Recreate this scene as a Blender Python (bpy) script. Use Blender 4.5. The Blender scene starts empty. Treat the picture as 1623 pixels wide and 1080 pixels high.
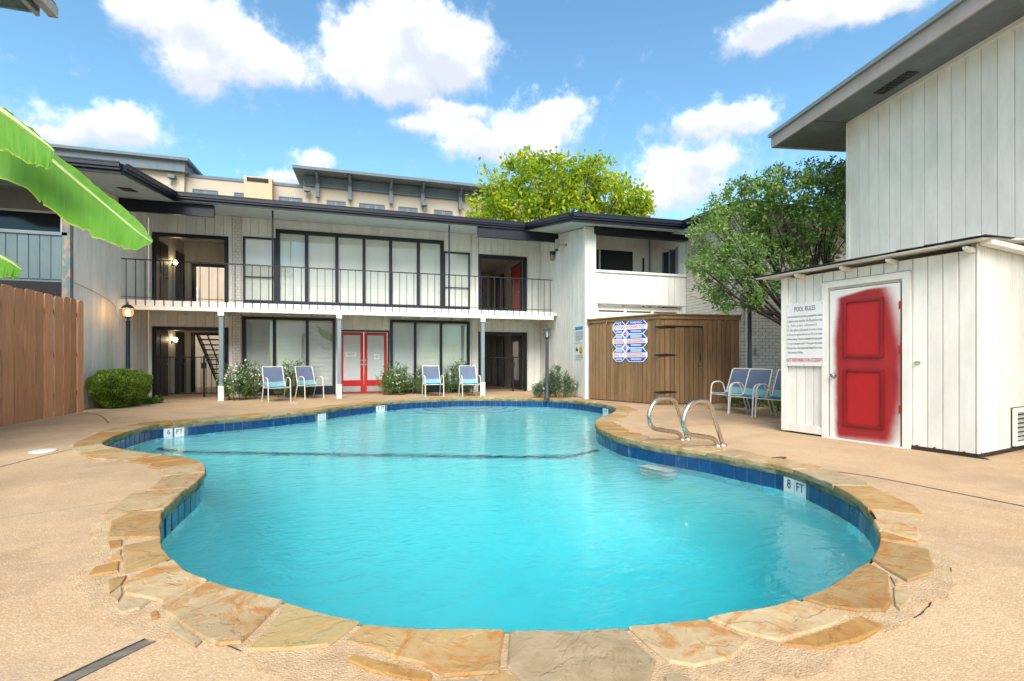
import bpy, bmesh, math, random
import numpy as np
from mathutils import Vector, Matrix
from mathutils.geometry import tessellate_polygon

random.seed(7)
rng = np.random.default_rng(11)
scene = bpy.context.scene
COL = scene.collection
R = math.radians

# ---------------------------------------------------------------- camera
YAW = math.atan2(.2852, .9584)
cam_data = bpy.data.cameras.new('camera')
cam_data.sensor_width = 36.0
cam_data.lens = 17.0
cam_data.shift_y = 0.0185
cam_data.clip_start = 0.05
cam_data.clip_end = 2000
cam = bpy.data.objects.new('camera', cam_data)
cam.location = (6.166, -16.9, 1.15)
cam.rotation_euler = (R(90), 0, -YAW)
COL.objects.link(cam)
scene.camera = cam

# ---------------------------------------------------------------- measured shapes (metres, deck plane z = 0; sky directions)
POOL_EDGE = [[2.655,-8.889],[2.523,-7.889],[2.619,-6.917],[3.044,-6.682],[3.487,-6.32],[4.005,-6.04],[4.552,-5.602],[5.092,-5.157],[5.473,-4.514],[6.035,-3.91],[6.755,-3.248],[7.547,-2.83],[8.524,-2.65],[9.367,-2.728],[9.953,-2.952],[10.621,-3.274],[11.22,-3.691],[11.661,-4.279],[11.865,-5.073],[11.9,-5.835],[11.735,-6.692],[11.205,-7.581],[10.534,-8.312],[10.135,-8.885],[9.866,-9.487],[9.756,-9.972],[9.698,-10.595],[9.783,-10.903],[9.888,-11.295],[10.137,-11.826],[10.249,-12.258],[10.392,-12.78],[10.288,-13.287],[10.097,-13.752],[9.898,-14.047],[9.551,-14.397],[9.271,-14.62],[9.055,-14.764],[8.891,-14.846],[8.609,-14.954],[8.339,-15.041],[8.084,-15.088],[7.88,-15.117],[7.585,-15.112],[7.199,-15.061],[6.971,-15.018],[6.724,-14.937],[6.406,-14.833],[6.133,-14.706],[5.914,-14.526],[5.788,-14.405],[5.625,-14.28],[5.509,-14.182],[5.369,-14.041],[5.216,-13.872],[5.086,-13.705],[4.97,-13.479],[4.848,-13.164],[4.69,-12.677],[4.646,-12.171],[4.633,-11.679],[4.569,-11.23],[4.385,-10.763],[4.063,-10.365],[3.643,-10.039],[3.141,-9.569],[2.848,-9.249]]
FLAGSTONES = [[[4.581,-13.216],[4.429,-12.835],[4.471,-12.639],[4.686,-12.666],[4.803,-13.052],[4.895,-13.295]],[[4.733,-13.389],[4.898,-13.319],[4.982,-13.512],[5.079,-13.686],[5.018,-13.779],[4.923,-13.841]],[[4.607,-13.276],[4.68,-13.271],[4.724,-13.387],[4.68,-13.422]],[[4.733,-13.546],[4.744,-13.441],[4.834,-13.648],[4.778,-13.646]],[[4.751,-13.833],[4.726,-13.705],[4.82,-13.651],[4.882,-13.81],[4.808,-13.825]],[[4.993,-13.88],[5.104,-13.714],[5.214,-13.886],[5.368,-14.052],[5.242,-14.251],[5.031,-14.113],[4.975,-13.982]],[[5.246,-14.318],[5.253,-14.269],[5.384,-14.08],[5.512,-14.192],[5.782,-14.402],[5.724,-14.591],[5.677,-14.726],[5.602,-14.715],[5.534,-14.66],[5.426,-14.543],[5.341,-14.425]],[[4.879,-13.907],[4.949,-13.88],[4.976,-14.005],[4.963,-14.092]],[[5.228,-14.354],[5.246,-14.332],[5.281,-14.407],[5.259,-14.424]],[[5.333,-14.499],[5.354,-14.465],[5.517,-14.665],[5.508,-14.694]],[[4.962,-14.118],[4.978,-14.016],[5.026,-14.116],[5.038,-14.19]],[[5.048,-14.259],[5.054,-14.155],[5.183,-14.229],[5.169,-14.296],[5.102,-14.321]],[[5.707,-14.783],[5.764,-14.625],[5.793,-14.429],[5.916,-14.536],[6.131,-14.706],[6.016,-14.848],[5.862,-14.83]],[[6.077,-14.829],[6.141,-14.723],[6.405,-14.843],[6.715,-14.949],[6.656,-15.101],[6.623,-15.206],[6.43,-15.168],[6.367,-15.081],[6.169,-14.909]],[[6.084,-14.961],[6.11,-14.938],[6.253,-15.04],[6.391,-15.143],[6.376,-15.183],[6.169,-15.057]],[[6.732,-14.954],[6.991,-15.027],[7.205,-15.07],[7.213,-15.3],[7.111,-15.409],[6.93,-15.409],[6.694,-15.301],[6.659,-15.175]],[[6.539,-15.255],[6.558,-15.216],[6.647,-15.199],[6.68,-15.297],[6.601,-15.333]],[[6.407,-15.184],[6.537,-15.215],[6.486,-15.313],[6.357,-15.261]],[[7.224,-15.074],[7.396,-15.094],[7.569,-15.11],[7.615,-15.195],[7.659,-15.293],[7.504,-15.371],[7.324,-15.375],[7.252,-15.326]],[[7.595,-15.111],[7.842,-15.108],[8.107,-15.084],[8.151,-15.182],[8.219,-15.263],[8.072,-15.304],[7.76,-15.331],[7.683,-15.267]],[[7.746,-15.355],[8.066,-15.316],[8.26,-15.29],[8.281,-15.375],[8.083,-15.419],[7.872,-15.423]],[[8.145,-15.092],[8.478,-14.996],[8.861,-14.868],[8.828,-14.998],[8.525,-15.233],[8.409,-15.285],[8.288,-15.249],[8.189,-15.178]],[[8.913,-14.848],[9.095,-14.742],[9.255,-14.645],[9.327,-14.742],[9.391,-14.834],[9.056,-15.073],[8.815,-15.102],[8.856,-14.971]],[[9.394,-14.533],[9.426,-14.531],[9.452,-14.733],[9.412,-14.759],[9.274,-14.631]],[[9.612,-14.331],[9.707,-14.409],[9.727,-14.555],[9.496,-14.707],[9.451,-14.623],[9.425,-14.51]],[[7.18,-15.395],[7.227,-15.38],[7.275,-15.432],[7.235,-15.463],[7.16,-15.441]],[[8.692,-15.123],[8.753,-15.141],[8.643,-15.24],[8.478,-15.298],[8.497,-15.265]],[[8.794,-15.03],[8.764,-15.113],[8.711,-15.116]]]
CLOUDS = [[-0.2959,0.8174,0.4944,0.0622,0.0368],[-0.2216,0.8415,0.4927,0.0982,0.063],[-0.146,0.8638,0.4822,0.07,0.0437],[-0.2557,0.8621,0.4374,0.0433,0.0396],[0.0629,0.8335,0.5489,0.1266,0.0788],[-0.0087,0.8627,0.5056,0.0651,0.0578],[0.1489,0.8333,0.5323,0.0749,0.0492],[0.0606,0.875,0.4803,0.0639,0.035],[-0.3793,0.8601,0.3411,0.0802,0.0314],[-0.3447,0.8685,0.3563,0.0421,0.03],[-0.4317,0.8439,0.3185,0.0413,0.018],[0.3073,0.8526,0.4227,0.1013,0.0608],[0.2077,0.8927,0.3999,0.105,0.0348],[0.1101,0.8989,0.4241,0.0795,0.0196],[0.3349,0.8268,0.4519,0.0459,0.0337],[0.571,0.7097,0.4125,0.0968,0.0333],[0.6247,0.6663,0.4071,0.0469,0.0239],[0.5606,0.7474,0.3567,0.1069,0.0333],[0.5386,0.7825,0.3124,0.1297,0.0475],[0.1512,0.8787,0.4528,0.0699,0.0181],[0.6502,0.5531,0.521,0.1335,0.0335],[0.5986,0.6126,0.5162,0.0696,0.031],[0.7137,0.4909,0.4996,0.0677,0.0217],[-0.0906,0.9328,0.3489,0.0424,0.0254],[-0.1528,0.9342,0.3223,0.044,0.0174]]
BANANA = {"A":[[[3.43,-12.538,3.013],[3.591,-12.795,2.436],[3.39,-12.474,3.095]],[[3.758,-12.74,2.773],[3.941,-13.056,2.3],[3.702,-12.619,2.854]],[[3.917,-12.84,2.655],[4.09,-13.152,2.238],[3.871,-12.732,2.728]],[[4.071,-12.938,2.545],[4.228,-13.245,2.12],[4.033,-12.833,2.618]],[[4.172,-12.989,2.461],[4.321,-13.294,2.06],[4.146,-12.898,2.532]],[[4.301,-13.058,2.35],[4.442,-13.361,1.975],[4.292,-12.983,2.423]],[[4.436,-13.13,2.237],[4.551,-13.394,1.907],[4.433,-13.056,2.311]],[[4.563,-13.189,2.129],[4.642,-13.4,1.855],[4.568,-13.127,2.201]],[[4.689,-13.247,2.022],[4.729,-13.395,1.824],[4.7,-13.198,2.085]],[[4.778,-13.284,1.947],[4.789,-13.381,1.834],[4.792,-13.257,1.995]],[[4.856,-13.317,1.893],[4.853,-13.337,1.872],[4.859,-13.308,1.903]]],"B":[[[3.832,-13.18,2.86],[3.953,-13.372,2.424],[3.752,-13.052,2.99]],[[4.087,-13.308,2.623],[4.181,-13.472,2.328],[4.021,-13.184,2.694]],[[4.172,-13.354,2.561],[4.27,-13.519,2.291],[4.119,-13.244,2.621]],[[4.274,-13.405,2.481],[4.351,-13.553,2.245],[4.238,-13.321,2.529]],[[4.351,-13.438,2.421],[4.399,-13.557,2.228],[4.329,-13.38,2.455]],[[4.402,-13.464,2.38],[4.439,-13.559,2.218],[4.391,-13.429,2.401]],[[4.437,-13.485,2.347],[4.448,-13.53,2.265],[4.434,-13.474,2.355]]],"C":[[[3.552,-12.679,1.968],[3.671,-12.871,1.684],[3.512,-12.615,2.024]],[[3.795,-12.803,1.841],[3.904,-12.993,1.676],[3.771,-12.744,1.869]],[[3.889,-12.863,1.797],[3.958,-13.009,1.676],[3.869,-12.815,1.818]],[[3.971,-12.908,1.743],[3.991,-12.998,1.671],[3.962,-12.884,1.755]]]}
DARK_PUFFS = [[14.6,-8.85,4.72,0.55],[15.42,-8.88,4.9,0.57],[14.81,-7.87,4.89,0.55],[14.03,-7.96,4.25,0.59],[13.07,-8.38,4.12,0.37],[13.42,-7.99,3.53,0.47],[14.82,-8.34,4.07,0.67],[15.2,-8.92,4.08,0.6],[16.53,-8.48,4.68,0.58],[13.75,-8.56,3.3,0.58],[13.35,-8.03,2.86,0.41],[13.76,-7.97,2.49,0.34],[14.34,-8.27,2.78,0.5],[15.08,-8.26,3.34,0.59],[15.53,-8.18,2.7,0.35],[16.68,-8.2,3.84,0.38],[15.98,-8.97,4.95,0.49],[14.19,-7.91,4.96,0.37],[15.75,-8.3,3.61,0.49],[14.52,-8.52,5.02,0.35],[12.69,-8.41,3.11,0.21],[13.51,-7.23,4.09,0.21],[14.07,-8.38,2.37,0.22],[15.72,-8.85,5.17,0.27],[14.14,-7.54,4.82,0.35]]
GOLD_PUFFS = [[13.06,12.71,10.65,1.03],[13.89,11.98,11.48,1.01],[14.0,13.21,10.28,0.97],[14.31,10.02,11.97,1.03],[15.75,12.41,13.82,0.72],[15.81,11.0,11.93,1.31],[14.56,10.2,10.22,1.26],[17.15,11.8,13.14,1.2],[17.93,12.7,11.91,1.57],[17.76,9.73,12.25,0.98],[19.2,11.06,12.3,1.35],[18.27,9.96,10.29,1.37],[20.56,11.13,13.07,1.13],[20.71,11.0,11.63,1.45],[20.67,8.91,11.32,0.9],[22.48,10.92,11.16,1.14],[22.7,10.14,11.34,0.72],[16.8,12.0,9.97,1.44],[20.9,11.35,10.13,1.47],[12.73,12.15,9.49,0.78],[13.6,13.27,13.3,0.49],[22.98,10.98,10.61,1.07],[18.83,8.97,12.72,0.52],[18.2,12.28,14.18,0.49],[14.18,11.57,8.48,1.54],[16.14,11.35,7.79,1.72],[17.84,9.45,7.86,1.64],[21.05,10.8,8.58,1.61],[15.16,10.86,6.1,1.52],[18.63,12.24,6.08,1.81],[19.51,9.49,6.28,1.52]]


# ---------------------------------------------------------------- sky, sun, exposure
SUN_DIR = Vector((-.17, -.71, .68)).normalized()
SUN_EL = math.asin(SUN_DIR.z)
SUN_ROT = math.atan2(SUN_DIR.x, SUN_DIR.y)
SKY_STRENGTH = 0.105
world = bpy.data.worlds.new('World')
scene.world = world
world.use_nodes = True


def build_world():
    nt = world.node_tree
    nt.nodes.clear()
    ln = nt.links

    def nd(t, **kw):
        n = nt.nodes.new(t)
        for k, v in kw.items():
            setattr(n, k, v)
        return n

    def math_(op, a, b=None, c=None, clamp=False):
        n = nd('ShaderNodeMath', operation=op, use_clamp=clamp)
        for i, v in enumerate((a, b, c)):
            if v is None:
                continue
            if isinstance(v, (int, float)):
                n.inputs[i].default_value = v
            else:
                ln.new(v, n.inputs[i])
        return n.outputs[0]

    out = nd('ShaderNodeOutputWorld')
    bg = nd('ShaderNodeBackground')
    bg.inputs['Strength'].default_value = SKY_STRENGTH
    ln.new(bg.outputs[0], out.inputs['Surface'])
    sky = nd('ShaderNodeTexSky', sky_type='NISHITA')
    sky.sun_disc = False
    sky.sun_elevation = SUN_EL
    sky.sun_rotation = SUN_ROT
    sky.air_density = 1.0
    sky.dust_density = 0.2
    sky.ozone_density = 1.6
    tc = nd('ShaderNodeTexCoord')
    dirv = tc.outputs['Generated']
    # billowing: push the direction about with noise before measuring the clouds
    n1 = nd('ShaderNodeTexNoise')
    n1.inputs['Scale'].default_value = 9.0
    n1.inputs['Detail'].default_value = 7.0
    n1.inputs['Roughness'].default_value = 0.6
    ln.new(dirv, n1.inputs['Vector'])
    s1 = nd('ShaderNodeVectorMath', operation='SUBTRACT')
    ln.new(n1.outputs['Color'], s1.inputs[0])
    s1.inputs[1].default_value = (.5, .5, .5)
    m1 = nd('ShaderNodeVectorMath', operation='SCALE')
    ln.new(s1.outputs[0], m1.inputs[0])
    m1.inputs['Scale'].default_value = 0.075
    w1 = nd('ShaderNodeVectorMath', operation='ADD')
    ln.new(dirv, w1.inputs[0])
    ln.new(m1.outputs[0], w1.inputs[1])
    wd = w1.outputs[0]

    def dot(vec, c):
        n = nd('ShaderNodeVectorMath', operation='DOT_PRODUCT')
        ln.new(vec, n.inputs[0])
        n.inputs[1].default_value = c
        return n.outputs['Value']

    field = None
    wsum = None
    hsum = None
    for dx, dy, dz, a, b in CLOUDS:
        c = Vector((dx, dy, dz))
        e1 = Vector((dy, -dx, 0)).normalized()
        e2 = c.cross(e1) * -1
        if e2.z < 0:
            e2 = -e2
        p1 = math_('MULTIPLY_ADD', dot(wd, e1 / a), 1.0, -c.dot(e1) / a)
        p2 = math_('MULTIPLY_ADD', dot(wd, e2 / b), 1.0, -c.dot(e2) / b)
        l2 = math_('ADD', math_('MULTIPLY', p1, p1), math_('MULTIPLY', p2, p2))
        g = math_('EXPONENT', math_('MULTIPLY', l2, -1.5))
        field = g if field is None else math_('ADD', field, g)
        gp = math_('MULTIPLY', g, p2)
        hsum = gp if hsum is None else math_('ADD', hsum, gp)
    # the rest of the sky carries the same kind of scattered cumulus
    gn = nd('ShaderNodeTexNoise')
    gn.inputs['Scale'].default_value = 3.2
    gn.inputs['Detail'].default_value = 5.0
    ln.new(wd, gn.inputs['Vector'])
    fwd = dot(dirv, (math.sin(YAW) * .9, math.cos(YAW) * .9, .3))
    away = nd('ShaderNodeMapRange', interpolation_type='SMOOTHSTEP')
    ln.new(fwd, away.inputs['Value'])
    away.inputs['From Min'].default_value = 0.72
    away.inputs['From Max'].default_value = 0.52
    gm = nd('ShaderNodeMapRange')
    ln.new(gn.outputs['Fac'], gm.inputs['Value'])
    gm.inputs['From Min'].default_value = 0.40
    gm.inputs['From Max'].default_value = 0.60
    gm.inputs['To Max'].default_value = 1.2
    generic = math_('MULTIPLY', gm.outputs[0], away.outputs[0])
    total = math_('ADD', field, generic)
    # fine break-up of the edges
    n2 = nd('ShaderNodeTexNoise')
    n2.inputs['Scale'].default_value = 22.0
    n2.inputs['Detail'].default_value = 8.0
    n2.inputs['Roughness'].default_value = 0.62
    ln.new(dirv, n2.inputs['Vector'])
    br = math_('MULTIPLY_ADD', n2.outputs['Fac'], 1.3, -0.65)
    dens = math_('ADD', total, br)
    mask = nd('ShaderNodeMapRange', interpolation_type='SMOOTHSTEP')
    ln.new(dens, mask.inputs['Value'])
    mask.inputs['From Min'].default_value = 0.12
    mask.inputs['From Max'].default_value = 0.86
    mask.inputs['To Max'].default_value = 0.97
    # cumulus tops are white, their thick undersides blue grey
    hn = math_('DIVIDE', hsum, math_('ADD', field, 0.05))
    hv = math_('ADD', hn, math_('MULTIPLY_ADD', n1.outputs['Fac'], 2.2, -1.1))
    hv = math_('ADD', hv, math_('MULTIPLY_ADD', n2.outputs['Fac'], 1.4, -0.7))
    sh = nd('ShaderNodeMapRange', interpolation_type='SMOOTHSTEP')
    ln.new(hv, sh.inputs['Value'])
    sh.inputs['From Min'].default_value = -0.6
    sh.inputs['From Max'].default_value = 1.8
    ccol = nd('ShaderNodeMix', data_type='RGBA')
    ln.new(sh.outputs[0], ccol.inputs['Factor'])
    ccol.inputs['A'].default_value = (2.8, 3.0, 3.35, 1)
    ccol.inputs['B'].default_value = (8.6, 8.5, 8.4, 1)
    mx = nd('ShaderNodeMix', data_type='RGBA')
    ln.new(mask.outputs[0], mx.inputs['Factor'])
    tint = nd('ShaderNodeMix', data_type='RGBA', blend_type='MULTIPLY')
    tint.inputs['Factor'].default_value = 1.0
    ln.new(sky.outputs[0], tint.inputs['A'])
    tint.inputs['B'].default_value = (.70, .95, .93, 1)
    ln.new(tint.outputs['Result'], mx.inputs['A'])
    ln.new(ccol.outputs['Result'], mx.inputs['B'])
    ln.new(mx.outputs['Result'], bg.inputs['Color'])


build_world()
sun_data = bpy.data.lights.new('sun', 'SUN')
sun_data.energy = 2.2
sun_data.angle = R(40)
sun_data.color = (1.0, .955, .88)
sun = bpy.data.objects.new('sun', sun_data)
sun.rotation_euler = SUN_DIR.to_track_quat('Z', 'Y').to_euler()
sun.location = (0, 0, 30)
COL.objects.link(sun)

vs = scene.view_settings
vs.view_transform = 'Standard'
vs.look = 'None'
vs.exposure = 1.48
vs.gamma = 1
vs.use_curve_mapping = False
cy = scene.cycles
cy.use_denoising = True
try:
    cy.denoiser = 'OPENIMAGEDENOISE'
except Exception:
    pass
cy.max_bounces = 7
cy.diffuse_bounces = 3
cy.glossy_bounces = 3
cy.use_adaptive_sampling = True
cy.adaptive_threshold = 0.02
cy.transparent_max_bounces = 12
cy.transmission_bounces = 8
cy.sample_clamp_indirect = 6.0
cy.blur_glossy = 0.5
cy.caustics_reflective = False
cy.caustics_refractive = True


# ---------------------------------------------------------------- helpers: materials
def srgb(r, g, b):
    f = lambda v: (v / 255 / 12.92) if v <= 10 else ((v / 255 + .055) / 1.055) ** 2.4
    return (f(r), f(g), f(b))


class Nodes:
    """Small wrapper for building a node material."""

    def __init__(self, name):
        self.m = bpy.data.materials.new(name)
        self.m.use_nodes = True
        self.nt = self.m.node_tree
        self.b = self.nt.nodes['Principled BSDF']
        self.out = self.nt.nodes['Material Output']
        self.geo = self.n('ShaderNodeNewGeometry')
        self.pos = self.geo.outputs['Position']

    def n(self, t, **kw):
        q = self.nt.nodes.new(t)
        for k, v in kw.items():
            setattr(q, k, v)
        return q

    def l(self, a, b):
        self.nt.links.new(a, b)

    def put(self, sock, v):
        if isinstance(v, (int, float)):
            sock.default_value = v
        elif isinstance(v, (tuple, list)):
            sock.default_value = (*v, 1) if len(v) == 3 and sock.type == 'RGBA' else v
        else:
            self.l(v, sock)

    def mapping(self, vec, scale=(1, 1, 1), rot=(0, 0, 0), loc=(0, 0, 0)):
        q = self.n('ShaderNodeMapping')
        self.l(vec, q.inputs['Vector'])
        q.inputs['Scale'].default_value = scale
        q.inputs['Rotation'].default_value = rot
        q.inputs['Location'].default_value = loc
        return q.outputs[0]

    def noise(self, scale, detail=4, rough=.55, vec=None, dist=0.0):
        q = self.n('ShaderNodeTexNoise')
        q.inputs['Scale'].default_value = scale
        q.inputs['Detail'].default_value = detail
        q.inputs['Roughness'].default_value = rough
        q.inputs['Distortion'].default_value = dist
        self.l(vec or self.pos, q.inputs['Vector'])
        return q.outputs['Fac']

    def vor(self, scale, vec=None, feature='F1'):
        q = self.n('ShaderNodeTexVoronoi', feature=feature)
        q.inputs['Scale'].default_value = scale
        self.l(vec or self.pos, q.inputs['Vector'])
        return q

    def rng(self, v, a, b, c=0.0, d=1.0, smooth=False):
        q = self.n('ShaderNodeMapRange', interpolation_type='SMOOTHSTEP' if smooth else 'LINEAR')
        self.put(q.inputs['Value'], v)
        for k, x in zip(('From Min', 'From Max', 'To Min', 'To Max'), (a, b, c, d)):
            q.inputs[k].default_value = x
        return q.outputs[0]

    def math(self, op, a, b=0.0, clamp=False):
        q = self.n('ShaderNodeMath', operation=op, use_clamp=clamp)
        self.put(q.inputs[0], a)
        self.put(q.inputs[1], b)
        return q.outputs[0]

    def mix(self, f, a, b, blend='MIX'):
        q = self.n('ShaderNodeMix', data_type='RGBA', blend_type=blend)
        self.put(q.inputs['Factor'], f)
        self.put(q.inputs['A'], a)
        self.put(q.inputs['B'], b)
        return q.outputs['Result']

    def bump(self, h, strength=.3, dist=.01, normal=None):
        q = self.n('ShaderNodeBump')
        q.inputs['Strength'].default_value = strength
        q.inputs['Distance'].default_value = dist
        self.l(h, q.inputs['Height'])
        if normal is not None:
            self.l(normal, q.inputs['Normal'])
        return q.outputs[0]

    def fin(self, color=None, rough=None, normal=None, **kw):
        if color is not None:
            self.put(self.b.inputs['Base Color'], color)
        if rough is not None:
            self.put(self.b.inputs['Roughness'], rough)
        if normal is not None:
            self.l(normal, self.b.inputs['Normal'])
        for k, v in kw.items():
            self.put(self.b.inputs[k], v)
        return self.m


MATS = {}


def paint(name, col, rough=.55, var=.12, wear=None, stretch=(3, 3, 1), bump=.12, island=.05, metallic=0.0, spec=.4):
    """Painted or plain surface: soft blotches, vertical streaks, per-piece tint, optional wear colour."""
    if name in MATS:
        return MATS[name]
    q = Nodes(name)
    big = q.noise(1.3, 5, .6, q.mapping(q.pos, stretch))
    fine = q.noise(24, 5, .65, q.mapping(q.pos, (1, 1, .25)))
    dark = tuple(c * (1 - var) for c in col)
    lite = tuple(min(1, c * (1 + var * .6)) for c in col)
    c = q.mix(q.rng(big, .3, .7), dark, lite)
    c = q.mix(q.rng(fine, .35, .75, 0, var * .9), c, tuple(x * .55 for x in col))
    oi = q.n('ShaderNodeObjectInfo')
    tint = q.rng(oi.outputs['Random'], 0, 1, 1 - island, 1 + island)
    q2 = q.n('ShaderNodeVectorMath', operation='SCALE')
    q.l(c, q2.inputs[0])
    q.l(tint, q2.inputs['Scale'])
    c = q2.outputs[0]
    if wear:
        wcol, lo, hi = wear
        wn = q.noise(7, 7, .7, q.mapping(q.pos, (1.5, 1.5, .7)))
        c = q.mix(q.rng(wn, lo, hi, 0, 1, True), c, wcol)
    nrm = q.bump(q.noise(60, 5, .6, q.mapping(q.pos, (1, 1, .3))), bump, .004)
    MATS[name] = q.fin(c, rough, nrm, Metallic=metallic, **{'Specular IOR Level': spec})
    return MATS[name]


def wood(name, col, dark, rough=.75, vertical=True, scale=1.0, weather=.0):
    if name in MATS:
        return MATS[name]
    q = Nodes(name)
    st = (14 * scale, 14 * scale, .9 * scale) if vertical else (1.2, 14, 14)
    oi = q.n('ShaderNodeObjectInfo')
    off = q.n('ShaderNodeCombineXYZ')
    q.l(q.math('MULTIPLY', oi.outputs['Random'], 40), off.inputs[0])
    q.l(q.math('MULTIPLY', oi.outputs['Random'], 23), off.inputs[2])
    add = q.n('ShaderNodeVectorMath', operation='ADD')
    q.l(q.pos, add.inputs[0])
    q.l(off.outputs[0], add.inputs[1])
    grain = q.noise(2.0, 8, .65, q.mapping(add.outputs[0], st), .6)
    blot = q.noise(1.6, 4, .55, add.outputs[0])
    knot = q.vor(2.6, q.mapping(add.outputs[0], (3.2, 3.2, .8)))
    c = q.mix(q.rng(grain, .3, .72), dark, col)
    c = q.mix(q.rng(blot, .35, .75, 0, .45), c, tuple(x * .62 for x in col))
    c = q.mix(q.rng(knot.outputs['Distance'], .03, .10, .7, 0), c, tuple(x * .35 for x in dark))
    s = q.n('ShaderNodeVectorMath', operation='SCALE')
    q.l(c, s.inputs[0])
    q.l(q.rng(oi.outputs['Random'], 0, 1, .78, 1.18), s.inputs['Scale'])
    c = s.outputs[0]
    nrm = q.bump(grain, .35, .006)
    MATS[name] = q.fin(c, rough, nrm, **{'Specular IOR Level': .25})
    return MATS[name]


def leafmat(name, cols, rough=.5, trans=.35, noise_scale=1.5):
    """Leaves: three greens spread leaf by leaf and clump by clump, light passing through them."""
    if name in MATS:
        return MATS[name]
    q = Nodes(name)
    ri = q.geo.outputs['Random Per Island']
    clump = q.noise(noise_scale, 3, .5)
    f = q.math('ADD', q.math('MULTIPLY', ri, .55), q.math('MULTIPLY', q.rng(clump, .3, .7), .55), True)
    rp = q.n('ShaderNodeValToRGB')
    q.l(f, rp.inputs[0])
    e = rp.color_ramp.elements
    e[0].position, e[0].color = .15, (*cols[0], 1)
    e[1].position, e[1].color = .9, (*cols[2], 1)
    k = e.new(.5)
    k.color = (*cols[1], 1)
    q.fin(rp.outputs[0], rough, **{'Specular IOR Level': .35})
    tr = q.n('ShaderNodeBsdfTranslucent')
    bright = q.mix(.5, rp.outputs[0], tuple(min(1, c * 1.6) for c in cols[2]))
    q.l(bright, tr.inputs['Color'])
    ms = q.n('ShaderNodeMixShader')
    ms.inputs[0].default_value = trans
    q.l(q.b.outputs[0], ms.inputs[1])
    q.l(tr.outputs[0], ms.inputs[2])
    q.l(ms.outputs[0], q.out.inputs['Surface'])
    MATS[name] = q.m
    return q.m


def glassmat(name, tint=(.97, .985, .98), rough=.0, refl=1.0):
    """Window glass that daylight passes through: Fresnel mirror over a clear pane."""
    if name in MATS:
        return MATS[name]
    q = Nodes(name)
    t = q.n('ShaderNodeBsdfTransparent')
    t.inputs['Color'].default_value = (*tint, 1)
    g = q.n('ShaderNodeBsdfGlossy')
    g.inputs['Roughness'].default_value = rough
    nrm = q.bump(q.noise(1.1, 2, .5), .02, .05)
    q.l(nrm, g.inputs['Normal'])
    lw = q.n('ShaderNodeLayerWeight')
    lw.inputs['Blend'].default_value = .5
    ms = q.n('ShaderNodeMixShader')
    fac = q.math('MULTIPLY_ADD', q.math('POWER', lw.outputs['Facing'], 4.0), .8)
    fac.node.inputs[2].default_value = .06
    q.l(q.math('MULTIPLY', fac, refl), ms.inputs[0])
    q.l(t.outputs[0], ms.inputs[1])
    q.l(g.outputs[0], ms.inputs[2])
    q.l(ms.outputs[0], q.out.inputs['Surface'])
    MATS[name] = q.m
    return q.m


def glow(name, col, strength):
    if name in MATS:
        return MATS[name]
    q = Nodes(name)
    q.fin((*[c * .8 for c in col],), .4, **{'Emission Color': col, 'Emission Strength': strength})
    MATS[name] = q.m
    return q.m


# ---------------------------------------------------------------- helpers: objects
OFF = {}


def tag(o, label=None, cat=None, group=None, kind=None):
    for k, v in (('label', label), ('category', cat), ('group', group), ('kind', kind)):
        if v:
            o[k] = v
    return o


def thing(name, label, cat, loc=(0, 0, 0), rz=0.0, group=None, world_coords=True, kind=None):
    o = bpy.data.objects.new(name, None)
    o.empty_display_size = .2
    o.location = loc
    o.rotation_euler = (0, 0, rz)
    COL.objects.link(o)
    OFF[o.name] = Vector(loc) if (world_coords and rz == 0) else Vector((0, 0, 0))
    return tag(o, label, cat, group, kind)


def rootoff(p):
    while p.parent is not None:
        p = p.parent
    return OFF.get(p.name, Vector((0, 0, 0)))


def link(name, me, parent=None, loc=(0, 0, 0), rot=(0, 0, 0)):
    o = bpy.data.objects.new(name, me)
    COL.objects.link(o)
    o.location = loc
    o.rotation_euler = rot
    if parent is not None:
        o.parent = parent
    return o


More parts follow.
